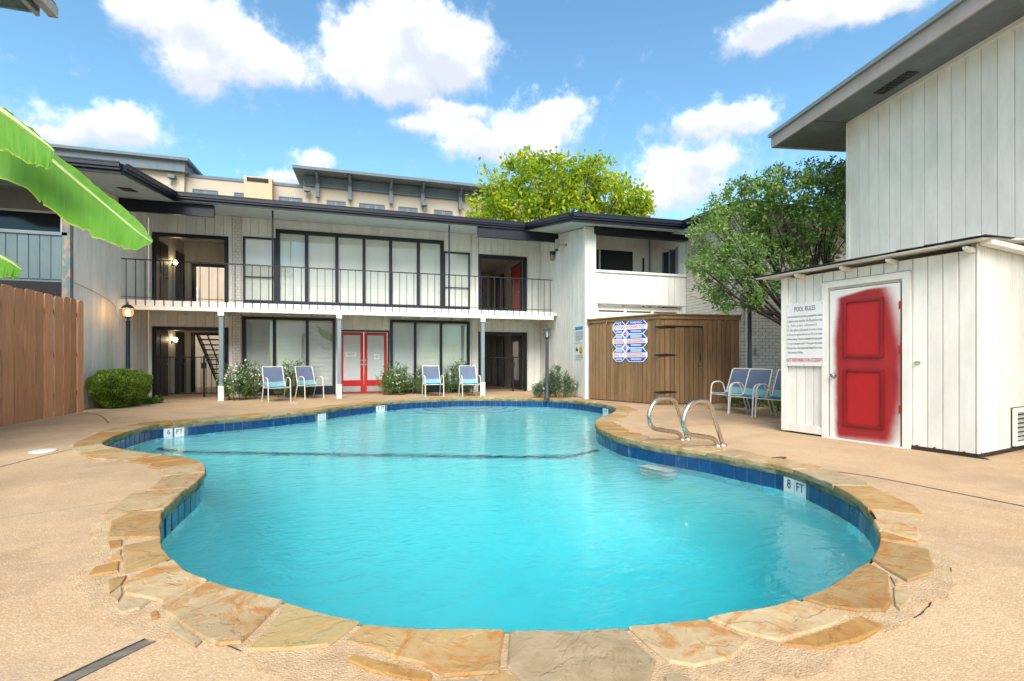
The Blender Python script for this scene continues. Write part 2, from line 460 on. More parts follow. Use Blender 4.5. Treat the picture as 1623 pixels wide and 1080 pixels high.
class MB:
    """Collects faces and links them as one mesh object."""

    def __init__(self):
        self.v, self.f = [], []

    def add(self, vs, fs):
        k = len(self.v)
        self.v += [tuple(p) for p in vs]
        self.f += [tuple(i + k for i in q) for q in fs]
        return self

    def box(self, x0, x1, y0, y1, z0, z1):
        x0, x1 = min(x0, x1), max(x0, x1)
        y0, y1 = min(y0, y1), max(y0, y1)
        z0, z1 = min(z0, z1), max(z0, z1)
        return self.add([(x0, y0, z0), (x1, y0, z0), (x1, y1, z0), (x0, y1, z0), (x0, y0, z1), (x1, y0, z1), (x1, y1, z1), (x0, y1, z1)],
                        [(0, 3, 2, 1), (4, 5, 6, 7), (0, 1, 5, 4), (1, 2, 6, 5), (2, 3, 7, 6), (3, 0, 4, 7)])

    def prism(self, poly, z0, z1):
        n = len(poly)
        self.add([(p[0], p[1], z0) for p in poly] + [(p[0], p[1], z1) for p in poly],
                 [tuple(range(n))[::-1], tuple(range(n, 2 * n))] + [(i, (i + 1) % n, n + (i + 1) % n, n + i) for i in range(n)])
        return self

    def slab(self, top, th):
        """A sheet through the 3D polygon top, th thick downwards."""
        n = len(top)
        self.add([(p[0], p[1], p[2] - th) for p in top] + [tuple(p) for p in top],
                 [tuple(range(n))[::-1], tuple(range(n, 2 * n))] + [(i, (i + 1) % n, n + (i + 1) % n, n + i) for i in range(n)])
        return self

    def beam(self, a, b, w, h, up=(0, 0, 1)):
        """A bar of w x h from a to b."""
        a, b = Vector(a), Vector(b)
        d = (b - a).normalized()
        s = d.cross(Vector(up))
        if s.length < 1e-4:
            s = d.cross(Vector((1, 0, 0)))
        s.normalize()
        u = s.cross(d).normalized()
        P = []
        for c in (a, b):
            for i, j in ((-1, -1), (1, -1), (1, 1), (-1, 1)):
                P.append(c + s * (i * w / 2) + u * (j * h / 2))
        return self.add(P, [(0, 1, 2, 3)[::-1], (4, 5, 6, 7), (0, 1, 5, 4), (1, 2, 6, 5), (2, 3, 7, 6), (3, 0, 4, 7)])

    def tube(self, pts, r, n=8, closed=False, cap=True):
        pts = [Vector(p) for p in pts]
        m = len(pts)
        rr = r if isinstance(r, (list, tuple)) else [r] * m
        rings = []
        prev = None
        for i, p in enumerate(pts):
            if closed:
                t = pts[(i + 1) % m] - pts[i - 1]
            else:
                t = pts[min(i + 1, m - 1)] - pts[max(i - 1, 0)]
            t.normalize()
            if prev is None:
                s = t.cross(Vector((0, 0, 1)))
                if s.length < .05:
                    s = t.cross(Vector((1, 0, 0)))
            else:
                s = prev - t * prev.dot(t)
            s.normalize()
            prev = s
            u = t.cross(s)
            rings.append([p + (s * math.cos(2 * math.pi * k / n) + u * math.sin(2 * math.pi * k / n)) * rr[i] for k in range(n)])
        V = [q for g in rings for q in g]
        F = []
        for i in range(m if closed else m - 1):
            j = (i + 1) % m
            for k in range(n):
                F.append((i * n + k, i * n + (k + 1) % n, j * n + (k + 1) % n, j * n + k))
        if cap and not closed:
            F += [tuple(range(n))[::-1], tuple(range((m - 1) * n, m * n))]
        return self.add(V, F)

    def lathe(self, prof, n=12, c=(0, 0, 0)):
        V, F = [], []
        for r, z in prof:
            for k in range(n):
                a = 2 * math.pi * k / n
                V.append((c[0] + r * math.cos(a), c[1] + r * math.sin(a), c[2] + z))
        for i in range(len(prof) - 1):
            for k in range(n):
                F.append((i * n + k, i * n + (k + 1) % n, (i + 1) * n + (k + 1) % n, (i + 1) * n + k))
        F += [tuple(range(n))[::-1], tuple(range((len(prof) - 1) * n, len(prof) * n))]
        return self.add(V, F)

    def mesh(self, name, mat, smooth=False, off=(0, 0, 0)):
        me = bpy.data.meshes.new(name)
        ox, oy, oz = off
        me.from_pydata([(a - ox, b - oy, c - oz) for a, b, c in self.v], [], self.f)
        if mat:
            me.materials.append(mat)
        if smooth:
            me.shade_smooth()
            try:
                me.set_sharp_from_angle(angle=R(40))
            except Exception:
                pass
        me.update()
        return me

    def build(self, name, mat, parent=None, smooth=False):
        return link(name, self.mesh(name, mat, smooth, rootoff(parent) if parent else (0, 0, 0)), parent)


BOXES = {}


def piece(name, parent, c, d, mat, rz=0.0, ch=0.0):
    """One plank, brick or bar: a box (with eased upright edges) that shares its mesh with its twins."""
    key = (name, round(d[0], 4), round(d[1], 4), round(d[2], 4), mat.name, round(ch, 4))
    me = BOXES.get(key)
    if me is None:
        x, y, z = d[0] / 2, d[1] / 2, d[2] / 2
        m = MB()
        if ch > 0:
            m.prism([(-x + ch, -y), (x - ch, -y), (x, -y + ch), (x, y - ch), (x - ch, y), (-x + ch, y), (-x, y - ch), (-x, -y + ch)], -z, z)
        else:
            m.box(-x, x, -y, y, -z, z)
        me = BOXES[key] = m.mesh(name, mat)
    return link(name, me, parent, Vector(c) - rootoff(parent), (0, 0, rz))


def cells(a0, a1, z0, z1, openings):
    """Rectangles that fill a wall around its openings."""
    A = sorted({a0, a1, *[v for o in openings for v in o[:2] if a0 < v < a1]})
    Zs = sorted({z0, z1, *[v for o in openings for v in o[2:] if z0 < v < z1]})
    out = []
    for p, q in zip(A, A[1:]):
        run = None
        for s, t in zip(Zs, Zs[1:]):
            m = ((p + q) / 2, (s + t) / 2)
            inside = any(o[0] < m[0] < o[1] and o[2] < m[1] < o[3] for o in openings)
            if inside:
                if run:
                    out.append((p, q, *run))
                run = None
            else:
                run = (run[0], t) if run else (s, t)
        if run:
            out.append((p, q, *run))
    return out


def wallmesh(m, axis, p0, p1, rects):
    for a, b, s, t in rects:
        if axis == 'x':
            m.box(a, b, p0, p1, s, t)
        else:
            m.box(p0, p1, a, b, s, t)
    return m


def planks(parent, mat, axis, face, out, a0, a1, z0, z1, pitch, openings=(), th=.02, gap=.012, ch=.004, name='plank', jit=0.0):
    """Upright siding boards over a wall face; z1 may be a function of the position along the wall."""
    n = max(1, round((a1 - a0) / pitch))
    w = (a1 - a0) / n
    for i in range(n):
        p, q = a0 + i * w + gap / 2, a0 + (i + 1) * w - gap / 2
        zt = z1((p + q) / 2) if callable(z1) else z1
        t = th + random.uniform(-jit, jit)
        for a, b, s, e in cells(p, q, z0, zt, openings):
            if b - a < .015 or e - s < .03:
                continue
            cen = ((a + b) / 2, face + out * t / 2, (s + e) / 2) if axis == 'x' else (face + out * t / 2, (a + b) / 2, (s + e) / 2)
            dim = (b - a, t, e - s) if axis == 'x' else (t, b - a, e - s)
            piece(name, parent, cen, dim, mat, ch=min(ch, (b - a) / 4, t / 3))


def copy_thing(root, loc, rz, label=None, group=None):
    r = root.copy()
    COL.objects.link(r)
    r.location = loc
    r.rotation_euler = (0, 0, rz)
    if label:
        r['label'] = label
    if group:
        r['group'] = group
    OFF[r.name] = Vector((0, 0, 0))
    for ch in list(root.children):
        c = ch.copy()
        COL.objects.link(c)
        c.parent = r
        for g in list(ch.children):
            d = g.copy()
            COL.objects.link(d)
            d.parent = c
    return r


def leaf_mesh(name, mat, base, direction, length, width, fold=.25):
    """Many small leaves: each a folded diamond from its base along its direction."""
    n = len(base)
    d = direction / np.linalg.norm(direction, axis=1, keepdims=True)
    r = rng.normal(size=(n, 3))
    s = np.cross(d, r)
    s /= np.linalg.norm(s, axis=1, keepdims=True) + 1e-9
    u = np.cross(s, d)
    L = np.asarray(length).reshape(-1, 1)
    W = np.asarray(width).reshape(-1, 1)
    V = np.empty((n, 4, 3))
    V[:, 0] = base
    V[:, 1] = base + d * L * .45 + s * W / 2 + u * W * fold
    V[:, 2] = base + d * L
    V[:, 3] = base + d * L * .45 - s * W / 2 + u * W * fold
    F = np.arange(n * 4).reshape(n, 4)
    T = np.concatenate([F[:, [0, 1, 2]], F[:, [0, 2, 3]]])
    me = bpy.data.meshes.new(name)
    me.from_pydata(V.reshape(-1, 3).tolist(), [], T.tolist())
    me.materials.append(mat)
    me.update()
    return me


TEXTS = []


def text(parent, s, c, size, mat, rot, fit=None, name='lettering', depth=.001):
    """Flat lettering; fit is the width the line is stretched to."""
    cu = bpy.data.curves.new(name, 'FONT')
    cu.body = s
    cu.size = size
    cu.align_x = 'CENTER'
    cu.align_y = 'CENTER'
    cu.extrude = depth
    cu.resolution_u = 3
    cu.materials.append(mat)
    o = link(name, cu, parent, Vector(c) - rootoff(parent), rot)
    if fit:
        TEXTS.append((o, fit))
    return o


def catmull(P, step, closed=True):
    P = [np.array(p, float) for p in P]
    n = len(P)
    out = []
    for i in range(n if closed else n - 1):
        a, b, c, d = (P[(i + k) % n] for k in (-1, 0, 1, 2)) if closed else (P[max(i - 1, 0)], P[i], P[i + 1], P[min(i + 2, n - 1)])
        m = max(1, int(np.linalg.norm(c - b) / step) * 2)
        for k in range(m):
            t = k / m
            out.append(.5 * ((2 * b) + (c - a) * t + (2 * a - 5 * b + 4 * c - d) * t * t + (3 * b - a - 3 * c + d) * t ** 3))
    if not closed:
        out.append(P[-1])
    out = np.array(out)
    # even spacing
    Q = np.vstack([out, out[:1]]) if closed else out
    L = np.concatenate([[0], np.cumsum(np.linalg.norm(np.diff(Q, axis=0), axis=1))])
    k = max(3, int(round(L[-1] / step)))
    s = np.linspace(0, L[-1], k, endpoint=not closed)
    return np.stack([np.interp(s, L, Q[:, j]) for j in range(Q.shape[1])], 1)


# ================================================================ the deck and the pool
WHITE = paint('white_paint', (.79, .77, .705), .55, .10, None, bump=.15)
WHITE_WORN = paint('worn_white_paint', (.78, .755, .685), .6, .12, ((.36, .31, .24), .77, .85), bump=.25)
BLACK = paint('blue_black_paint', (.011, .014, .024), .38, .25, None, bump=.08)
SOFFIT = paint('grey_soffit_paint', (.42, .47, .46), .7, .12)


def deck_material():
    q = Nodes('exposed_aggregate_deck')
    v = q.vor(115)
    v2 = q.vor(160)
    big = q.noise(.55, 6, .6)
    mid = q.noise(3.2, 6, .65)
    fine = q.noise(110, 3, .7)
    c = q.mix(q.rng(big, .3, .7), (.43, .28, .155), (.55, .385, .225))
    c = q.mix(q.rng(mid, .45, .8, 0, .55), c, (.62, .46, .28))
    c = q.mix(q.rng(q.noise(1.1, 7, .7, q.mapping(q.pos, (1, 1, 1), (0, 0, 0), (7, 3, 0))), .57, .72, 0, .5, True), c, (.27, .17, .095))
    hs = q.n('ShaderNodeSeparateColor')
    q.l(v.outputs['Color'], hs.inputs[0])
    c = q.mix(q.rng(hs.outputs[0], .55, 1, 0, .34), c, (.27, .15, .07))
    c = q.mix(q.rng(hs.outputs[1], .72, 1, 0, .34), c, (.74, .60, .42))
    c = q.mix(q.rng(fine, .35, .75, .25, 0), c, (.24, .15, .09))
    c = q.mix(q.rng(q.noise(.35, 7, .68, q.mapping(q.pos, (1, 1, 1), (0, 0, 0), (3, 9, 0)), .8), .50, .66, 0, .6, True), c, (.31, .225, .15))
    c = q.mix(q.rng(q.noise(2.4, 8, .75, q.mapping(q.pos, (1, 1, 1), (0, 0, 0), (11, 5, 0)), 1.0), .60, .70, 0, .4, True), c, (.20, .145, .10))
    # pale run-off trails
    tr = q.noise(.8, 6, .6, q.mapping(q.pos, (2.6, .5, 1), (0, 0, .5)))
    c = q.mix(q.rng(tr, .62, .74, 0, .35, True), c, (.80, .70, .56))
    h = q.math('ADD', q.math('MULTIPLY', v.outputs['Distance'], -1.0), q.math('MULTIPLY', fine, .5))
    h2 = q.math('ADD', h, q.math('MULTIPLY', mid, 1.5))
    n1 = q.bump(h2, .42, .005)
    return q.fin(c, .85, n1, **{'Specular IOR Level': .25})


def stone_material(name, a, b, rust, amount):
    q = Nodes(name)
    oi = q.n('ShaderNodeObjectInfo')
    off = q.n('ShaderNodeCombineXYZ')
    q.l(q.math('MULTIPLY', oi.outputs['Random'], 37), off.inputs[0])
    q.l(q.math('MULTIPLY', oi.outputs['Random'], 91), off.inputs[1])
    add = q.n('ShaderNodeVectorMath', operation='ADD')
    q.l(q.pos, add.inputs[0])
    q.l(off.outputs[0], add.inputs[1])
    p = add.outputs[0]
    n1 = q.noise(1.6, 7, .62, q.mapping(p, (1, 2.4, 1), (0, 0, .6)), .8)
    n2 = q.noise(3.6, 9, .72, p, 1.6)
    n3 = q.noise(40, 5, .7, p)
    c = q.mix(q.rng(n1, .32, .68), a, b)
    c = q.mix(q.rng(n2, .47, .62, 0, amount, True), c, rust)
    c = q.mix(q.rng(q.noise(9, 6, .7, p, 2.0), .62, .7, 0, .5, True), c, tuple(x * .38 for x in a))
    c = q.mix(q.rng(n3, .3, .75, .3, 0), c, tuple(x * .55 for x in a))
    s = q.n('ShaderNodeVectorMath', operation='SCALE')
    q.l(c, s.inputs[0])
    q.l(q.rng(oi.outputs['Random'], 0, 1, .86, 1.12), s.inputs['Scale'])
    crack = q.vor(2.2, q.mapping(p, (1, 1.6, 1)), 'DISTANCE_TO_EDGE')
    h = q.math('ADD', q.math('MULTIPLY', n2, 1.2), q.math('MULTIPLY', n3, .25))
    h = q.math('ADD', h, q.rng(q.noise(2.3, 6, .6, p, 1.5), .48, .52, 0, .6))
    nb = q.bump(h, .6, .012)
    return q.fin(s.outputs[0], .6, nb, **{'Specular IOR Level': .35})


STONES = [stone_material('tan_flagstone', (.31, .19, .075), (.44, .295, .13), (.36, .135, .016), .75),
          stone_material('pale_flagstone', (.36, .255, .13), (.52, .395, .23), (.40, .155, .018), .85),
          stone_material('ochre_flagstone', (.32, .17, .048), (.43, .255, .085), (.28, .10, .018), .55),
          stone_material('olive_flagstone', (.30, .22, .09), (.40, .30, .14), (.40, .22, .06), .35),
          stone_material('grey_buff_flagstone', (.34, .25, .14), (.46, .36, .22), (.28, .18, .08), .5)]


def mortar_material():
    q = Nodes('coping_mortar')
    n = q.noise(9, 7, .7)
    c = q.mix(q.rng(n, .35, .65), (.42, .28, .16), (.55, .395, .24))
    c = q.mix(q.rng(q.noise(3.5, 5, .6), .58, .72, 0, .3, True), c, (.24, .17, .10))
    vv = q.vor(115)
    hs = q.n('ShaderNodeSeparateColor')
    q.l(vv.outputs['Color'], hs.inputs[0])
    c = q.mix(q.rng(hs.outputs[0], .5, 1, 0, .3), c, (.27, .17, .09))
    return q.fin(c, .9, q.bump(q.math('ADD', q.noise(45, 6, .7), q.math('MULTIPLY', vv.outputs['Distance'], -.6)), .8, .01), **{'Specular IOR Level': .2})


def moss_material():
    q = Nodes('mossy_coping_edge')
    n = q.noise(5, 7, .68)
    c = q.mix(q.rng(n, .38, .6), (.10, .13, .055), (.36, .30, .17))
    c = q.mix(q.rng(q.noise(14, 6, .7), .55, .7, 0, .9, True), c, (.03, .05, .03))
    return q.fin(c, .85, q.bump(q.noise(30, 6, .7), .8, .012))


def tile_material():
    q = Nodes('blue_waterline_tile')
    oi = q.n('ShaderNodeObjectInfo')
    n = q.noise(16, 5, .65)
    c = q.mix(q.rng(n, .3, .7), (.004, .030, .115), (.009, .070, .215))
    c = q.mix(q.rng(oi.outputs['Random'], 0, 1, 0, .5), c, (.004, .035, .10))
    c = q.mix(q.rng(q.noise(7, 6, .7, q.mapping(q.pos, (2, 2, .6))), .6, .72, 0, .5, True), c, (.22, .32, .38))
    return q.fin(c, .14, q.bump(n, .1, .004))


DECK = deck_material()
MORTAR = mortar_material()
MOSS = moss_material()
TILE = tile_material()

edge = catmull(POOL_EDGE, .08)
NE = len(edge)
tan = np.roll(edge, -1, 0) - np.roll(edge, 1, 0)
for _ in range(4):
    tan = tan + .5 * (np.roll(tan, 1, 0) + np.roll(tan, -1, 0))
tan /= np.linalg.norm(tan, axis=1, keepdims=True)
inward = np.stack([tan[:, 1], -tan[:, 0]], 1)
arc = np.arange(NE) * (np.linalg.norm(np.roll(edge, -1, 0) - edge, axis=1).mean())
ARC = float(arc[-1] + .08)


def ring(d):
    return edge - inward * (d if np.isscalar(d) else np.asarray(d)[:, None])


def fill_with_hole(outer, hole, z, name, mat, parent=None):
    loops = [[Vector((x, y, 0)) for x, y in outer], [Vector((x, y, 0)) for x, y in hole]]
    tris = tessellate_polygon(loops)
    V = [(x, y, z) for x, y in list(outer) + list(hole)]
    m = MB()
    m.v = V
    for t in tris:
        a, b, c = (Vector(V[i]) for i in t)
        m.f.append(tuple(t) if (b - a).cross(c - a).z > 0 else tuple(t[::-1]))
    return m.build(name, mat, parent)


deck = fill_with_hole([(-70, -60), (80, -60), (80, 95), (-70, 95)], ring(.12)[::3], 0.0, 'pool_deck', DECK)
tag(deck, 'tan exposed aggregate concrete deck around the pool', kind='structure')


def joint(pts, w, mat, z=.004, name='expansion_joint', wig=.0, step_=.05):
    """A thin filled joint or a wandering crack in the deck."""
    Q = catmull(pts, step_, False)
    k = len(Q)
    t = np.gradient(Q, axis=0)
    t /= np.linalg.norm(t, axis=1, keepdims=True)
    nn = np.stack([-t[:, 1], t[:, 0]], 1)
    walk = np.cumsum(rng.normal(0, 1, k))
    walk = walk - np.linspace(walk[0], walk[-1], k)
    walk = walk / (np.abs(walk).max() + 1e-6) * wig
    ww = w / 2 * (1 + rng.uniform(-.35, .35, k) * (1 if wig else .25))
    if wig:
        ww = ww * np.clip(np.minimum(np.arange(k), k - 1 - np.arange(k)) / 6 + .25, 0, 1)
    L, Rr = Q + nn * (walk + ww)[:, None], Q + nn * (walk - ww)[:, None]
    m = MB().add([(*p, z) for p in L] + [(*p, z) for p in Rr], [(i, k + i, k + i + 1, i + 1) for i in range(k - 1)])
    return m.build(name, mat, deck)


JOINT = paint('dark_joint_filler', (.035, .03, .026), .9, .4)
JOINTWOOD = wood('weathered_joint_board', (.22, .19, .16), (.07, .06, .05), vertical=False)
joint([(4.62, -15.45), (5.05, -14.90), (5.30, -14.60), (5.42, -14.52)], .055, JOINTWOOD)
joint([(4.60, -15.41), (5.03, -14.86), (5.29, -14.57)], .010, JOINT, z=.0055)
joint([(10.70, -13.05), (10.90, -13.40), (11.08, -14.42), (11.35, -16.0)], .016, JOINT)
joint([(2.63, -9.05), (2.50, -9.55), (2.40, -10.4), (2.3, -12.0)], .012, JOINT)
joint([(.25, -4.3), (.9, -5.0), (1.7, -6.5)], .016, JOINT)
joint([(10.9, -9.75), (12.4, -9.74), (13.9, -10.0)], .010, JOINT)
for pts, w_, wg in (([(2.0, -13.0), (3.0, -12.45), (3.6, -12.5), (4.3, -12.2)], .003, .05),
                    ([(5.42, -14.52), (5.6, -14.72), (5.80, -14.86), (6.1, -14.98), (6.45, -15.12)], .006, .03),
                    ([(8.25, -15.40), (8.62, -15.30), (8.9, -15.16), (9.22, -15.02), (9.5, -14.80)], .005, .03)):
    joint(pts, w_, JOINT, wig=wg, step_=.03, name='crack')

# ---- pool: shell, bed, tiles, stones
pool = thing('swimming_pool', 'free-form swimming pool with flagstone coping and blue waterline tile', 'swimming pool', (6.5, -9, 0))
WATER_Z = -.25
LINE_A, LINE_B = np.array((2.75, -7.35)), np.array((9.85, -9.75))
ldir = (LINE_B - LINE_A) / np.linalg.norm(LINE_B - LINE_A)
lnor = np.array((ldir[1], -ldir[0]))          # towards the deep end


def pool_depth(p):
    t = (np.asarray(p) - LINE_A) @ lnor
    return np.where(t < 0, 1.05 + np.clip(t, -5, 0) * .06, 1.05 + 1.25 * np.clip(t / 2.6, 0, 1))


def shell():
    wall = ring(.045)
    zb = WATER_Z - .35
    from mathutils.geometry import delaunay_2d_cdt
    gx, gy = np.meshgrid(np.arange(2.3, 12.1, .22), np.arange(-15.2, -2.4, .22))
    pts = np.stack([gx.ravel(), gy.ravel()], 1)
    B = wall[::2]
    inside = np.zeros(len(pts), bool)
    x, y = pts[:, 0], pts[:, 1]
    j = len(B) - 1
    for i in range(len(B)):
        xi, yi, xj, yj = *B[i], *B[j]
        c = ((yi > y) != (yj > y)) & (x < (xj - xi) * (y - yi) / (yj - yi + 1e-12) + xi)
        inside ^= c
        j = i
    pts = pts[inside]
    dist = np.min(np.linalg.norm(pts[:, None, :] - B[None, :, :], axis=2), axis=1)
    pts, dist = pts[dist > .12], dist[dist > .12]
    nB = len(B)
    verts = [Vector(p) for p in B] + [Vector(p) for p in pts]
    res = delaunay_2d_cdt(verts, [(i, (i + 1) % nB) for i in range(nB)], [], 1, 1e-5)
    V2, F = res[0], res[2]
    P = np.array([[v.x, v.y] for v in V2])
    dd = np.min(np.linalg.norm(P[:, None, :] - B[None, :, :], axis=2), axis=1)
    k = np.clip(dd / .75, 0, 1)
    z = zb + (-(pool_depth(P) - .35)) * (1 - (1 - k) ** 2.2)
    m = MB()
    m.v = [(P[i, 0], P[i, 1], float(z[i])) for i in range(len(P))]
    for f in F:
        a, b, c = (Vector(m.v[i]) for i in f[:3])
        m.f.append(tuple(f) if (b - a).cross(c - a).z > 0 else tuple(f)[::-1])
    n = len(B)
    base = len(m.v)
    m.v += [(p[0], p[1], -.03) for p in B] + [(p[0], p[1], zb) for p in B]
    m.f += [(base + i, base + (i + 1) % n, base + n + (i + 1) % n, base + n + i) for i in range(n)]
    return m


def plaster():
    q = Nodes('pale_pool_plaster')
    n = q.noise(1.2, 5, .6)
    c = q.mix(q.rng(n, .3, .7), (.58, .93, .92), (.66, .95, .94))
    c = q.mix(q.rng(q.noise(5, 6, .65), .55, .75, 0, .25), c, (.50, .87, .87))
    return q.fin(c, .7)


shell().build('basin', plaster(), pool, True)

# mossy mortar bed under the stones, with a ragged outer edge
wob = np.interp(np.arange(NE), np.arange(0, NE + 9, 9)[:NE], rng.uniform(.34, .50, len(np.arange(0, NE + 9, 9)[:NE]))) if False else None
ctrl = rng.uniform(.16, .34, NE // 5 + 2)
wob = np.interp(np.arange(NE) / 5.0, np.arange(len(ctrl)), ctrl)
nearness = np.clip((-11.0 - edge[:, 1]) / 2.0, 0, 1)
wob = wob + .12 * nearness
wob[-8:] = np.linspace(wob[-8], wob[0], 8)
wob = wob + rng.uniform(-.03, .03, NE)
inn, outr = ring(.022), ring(wob)
m = MB()
m.v = [(*p, .007) for p in inn] + [(*p, .006) for p in outr] + [(*p, -.02) for p in outr]
m.f = [(i, NE + i, NE + (i + 1) % NE, (i + 1) % NE)[::-1] for i in range(NE)] + [(NE + i, 2 * NE + i, 2 * NE + (i + 1) % NE, NE + (i + 1) % NE)[::-1] for i in range(NE)]
bed = m.build('mortar_bed', MORTAR, pool)
rag = rng.uniform(-.012, .006, NE)
m = MB()
lip0, lip1 = ring(.010 + rag), ring(.020 - rag)
m.v = [(*p, .004) for p in lip0] + [(*p, -.045) for p in ring(.004 + rag)] + [(*p, -.092) for p in lip1] + [(*p, -.092) for p in ring(.06)]
m.f = [(i, (i + 1) % NE, NE + (i + 1) % NE, NE + i) for i in range(NE)] + [(NE + i, NE + (i + 1) % NE, 2 * NE + (i + 1) % NE, 2 * NE + i) for i in range(NE)] + [(2 * NE + i, 2 * NE + (i + 1) % NE, 3 * NE + (i + 1) % NE, 3 * NE + i) for i in range(NE)]
m.build('coping_edge', MOSS, pool, True)


def stone(poly, mat, top=.017, overhang=False):
    """One flagstone with broken edges and a slightly dished, tilted top."""
    P = [np.array(p, float) for p in poly]
    A = sum(P[i][0] * P[(i + 1) % len(P)][1] - P[(i + 1) % len(P)][0] * P[i][1] for i in range(len(P)))
    if A < 0:
        P = P[::-1]
    c = sum(P) / len(P)
    out = []
    for a, b in zip(P, P[1:] + P[:1]):
        L = np.linalg.norm(b - a)
        n = max(1, int(L / .11))
        d = (b - a) / max(L, 1e-6)
        nn = np.array((d[1], -d[0]))
        for i in range(n):
            j = 0 if i == 0 else rng.uniform(-.009, .009)
            out.append(a + (b - a) * i / n + nn * j)
    tilt = rng.uniform(-.010, .010, 2)
    zt = lambda p, h: h + float((p - c) @ tilt)
    n = len(out)
    m = MB()
    inset = [p + (c - p) / np.linalg.norm(c - p) * min(.010, .2 * np.linalg.norm(c - p)) for p in out]
    m.v = [(*(p - c), zt(p, top)) for p in inset] + [(*(p - c), zt(p, top - .009)) for p in out] + [(*(p - c), -.035) for p in out]
    m.f = [tuple(range(n))] + [(i, n + i, n + (i + 1) % n, (i + 1) % n) for i in range(n)] + [(n + i, 2 * n + i, 2 * n + (i + 1) % n, n + (i + 1) % n) for i in range(n)]
    me = m.mesh('flagstone', mat)
    return link('flagstone', me, pool, Vector((*c, 0)) - rootoff(pool))


STONE_PICK = [0, 0, 2, 1, 2, 1, 1, 0, 2, 4, 1, 4, 3, 0, 2, 4, 0, 4, 1, 1, 2, 0, 0, 2, 1, 4, 1, 1]
for i, poly in enumerate(FLAGSTONES):
    stone(poly, STONES[STONE_PICK[i % len(STONE_PICK)]])


def nearest(p):
    return int(np.argmin(np.linalg.norm(edge - np.array(p), axis=1)))


i0 = nearest(FLAGSTONES[0][3])           # the run of stones that is not yet laid: from the left notch round the far side ...
i1 = nearest(FLAGSTONES[24][0])          # ... to the right of the near end
idx = i0
step = ARC / NE
# the edge runs clockwise: left notch -> left bay -> far side -> right
total = (i1 - i0) % NE
pos = 1
while pos < total - 3:
    ln = int(rng.uniform(.34, .78) / step)
    if total - pos - ln < int(.3 / step):
        ln = total - pos
    a, b = pos, pos + ln
    ks = [(i0 + k) % NE for k in range(a, b + 1)]
    g = .014
    w0, w1 = rng.uniform(.27, .46, 2)
    P = []
    innr = ks[::3] if ks[-1] in ks[::3] else ks[::3] + [ks[-1]]
    for q_, k in enumerate(innr):
        t = tan[k] * (g if q_ == 0 else (-g if q_ == len(innr) - 1 else 0))
        P.append(edge[k] + t + inward[k] * rng.uniform(-.006, .006))
    sk = rng.uniform(-.09, .09, 2)
    e1 = edge[innr[-1]] - inward[innr[-1]] * w1 - tan[innr[-1]] * (g - sk[1] * 0)
    e0 = edge[innr[0]] - inward[innr[0]] * w0 + tan[innr[0]] * g
    midk = innr[len(innr) // 2]
    em = edge[midk] - inward[midk] * (max(w0, w1) + rng.uniform(-.02, .07))
    P += [e1, em, e0]
    stone(P, STONES[rng.choice([0, 0, 1, 1, 1, 2, 4])])
    pos = b

# tile band: grout strip all round, single tiles wherever the pool wall faces the view
GROUT = paint('blue_grey_tile_grout', (.10, .17, .24), .8, .2)
m = MB()
fa = ring(.0275)
m.v = [(*p, -.088) for p in fa] + [(*p, -.262) for p in fa]
m.f = [(i, (i + 1) % NE, NE + (i + 1) % NE, NE + i) for i in range(NE)]
m.build('tile_grout', GROUT, pool)
CAMP = np.array(cam.location[:2])
nt_ = int(ARC / .158)
MARKS = {'3': nearest((6.50, -3.48)), '6': nearest((2.80, -6.85)), '3b': nearest((11.87, -5.83)), '8': nearest((10.396, -12.904)), 's': nearest((5.2, -5.05))}
for i in range(nt_):
    kf = i * NE / nt_
    k = int(kf)
    pm = edge[k] + (edge[(k + 1) % NE] - edge[k]) * (kf - k)
    if (inward[k] @ (CAMP - pm)) < -.3:
        continue
    if any(min(abs(k - v), NE - abs(k - v)) * step < (.215 if n_ != 's' else .19) for n_, v in MARKS.items()):
        continue
    c = pm - inward[k] * .026
    piece('waterline_tile', pool, (c[0], c[1], -.175), (.149, .012, .160), TILE, rz=math.atan2(tan[k][1], tan[k][0]), ch=.003)
WTILE = paint('white_marker_tile', (.72, .74, .74), .25, .06)
INK = paint('black_ink', (.015, .015, .018), .5, .1, bump=0)
for n_, k in MARKS.items():
    c = edge[k] - inward[k] * .026
    rz = math.atan2(tan[k][1], tan[k][0])
    if n_ == 's':
        piece('skimmer_plate', pool, (c[0], c[1], -.175), (.26, .016, .160), WTILE, rz=rz)
        continue
    for s in (-1, 1):
        kf = (k + s * .079 / step) % NE
        kk = int(kf)
        pe = edge[kk] + (edge[(kk + 1) % NE] - edge[kk]) * (kf - kk) - inward[kk] * .022
        o = piece('depth_marker_tile', pool, (pe[0], pe[1], -.175), (.149, .014, .160), WTILE, rz=math.atan2(tan[kk][1], tan[kk][0]), ch=.003)
        # the wall faces inward: letters read left to right along the travel direction
        tx = text(o, n_[0] if s < 0 else 'FT', Vector((0, -.0085, .012)) + rootoff(o), .135 if s < 0 else .125, INK, (R(90), 0, 0))
        tx.scale.x = .8

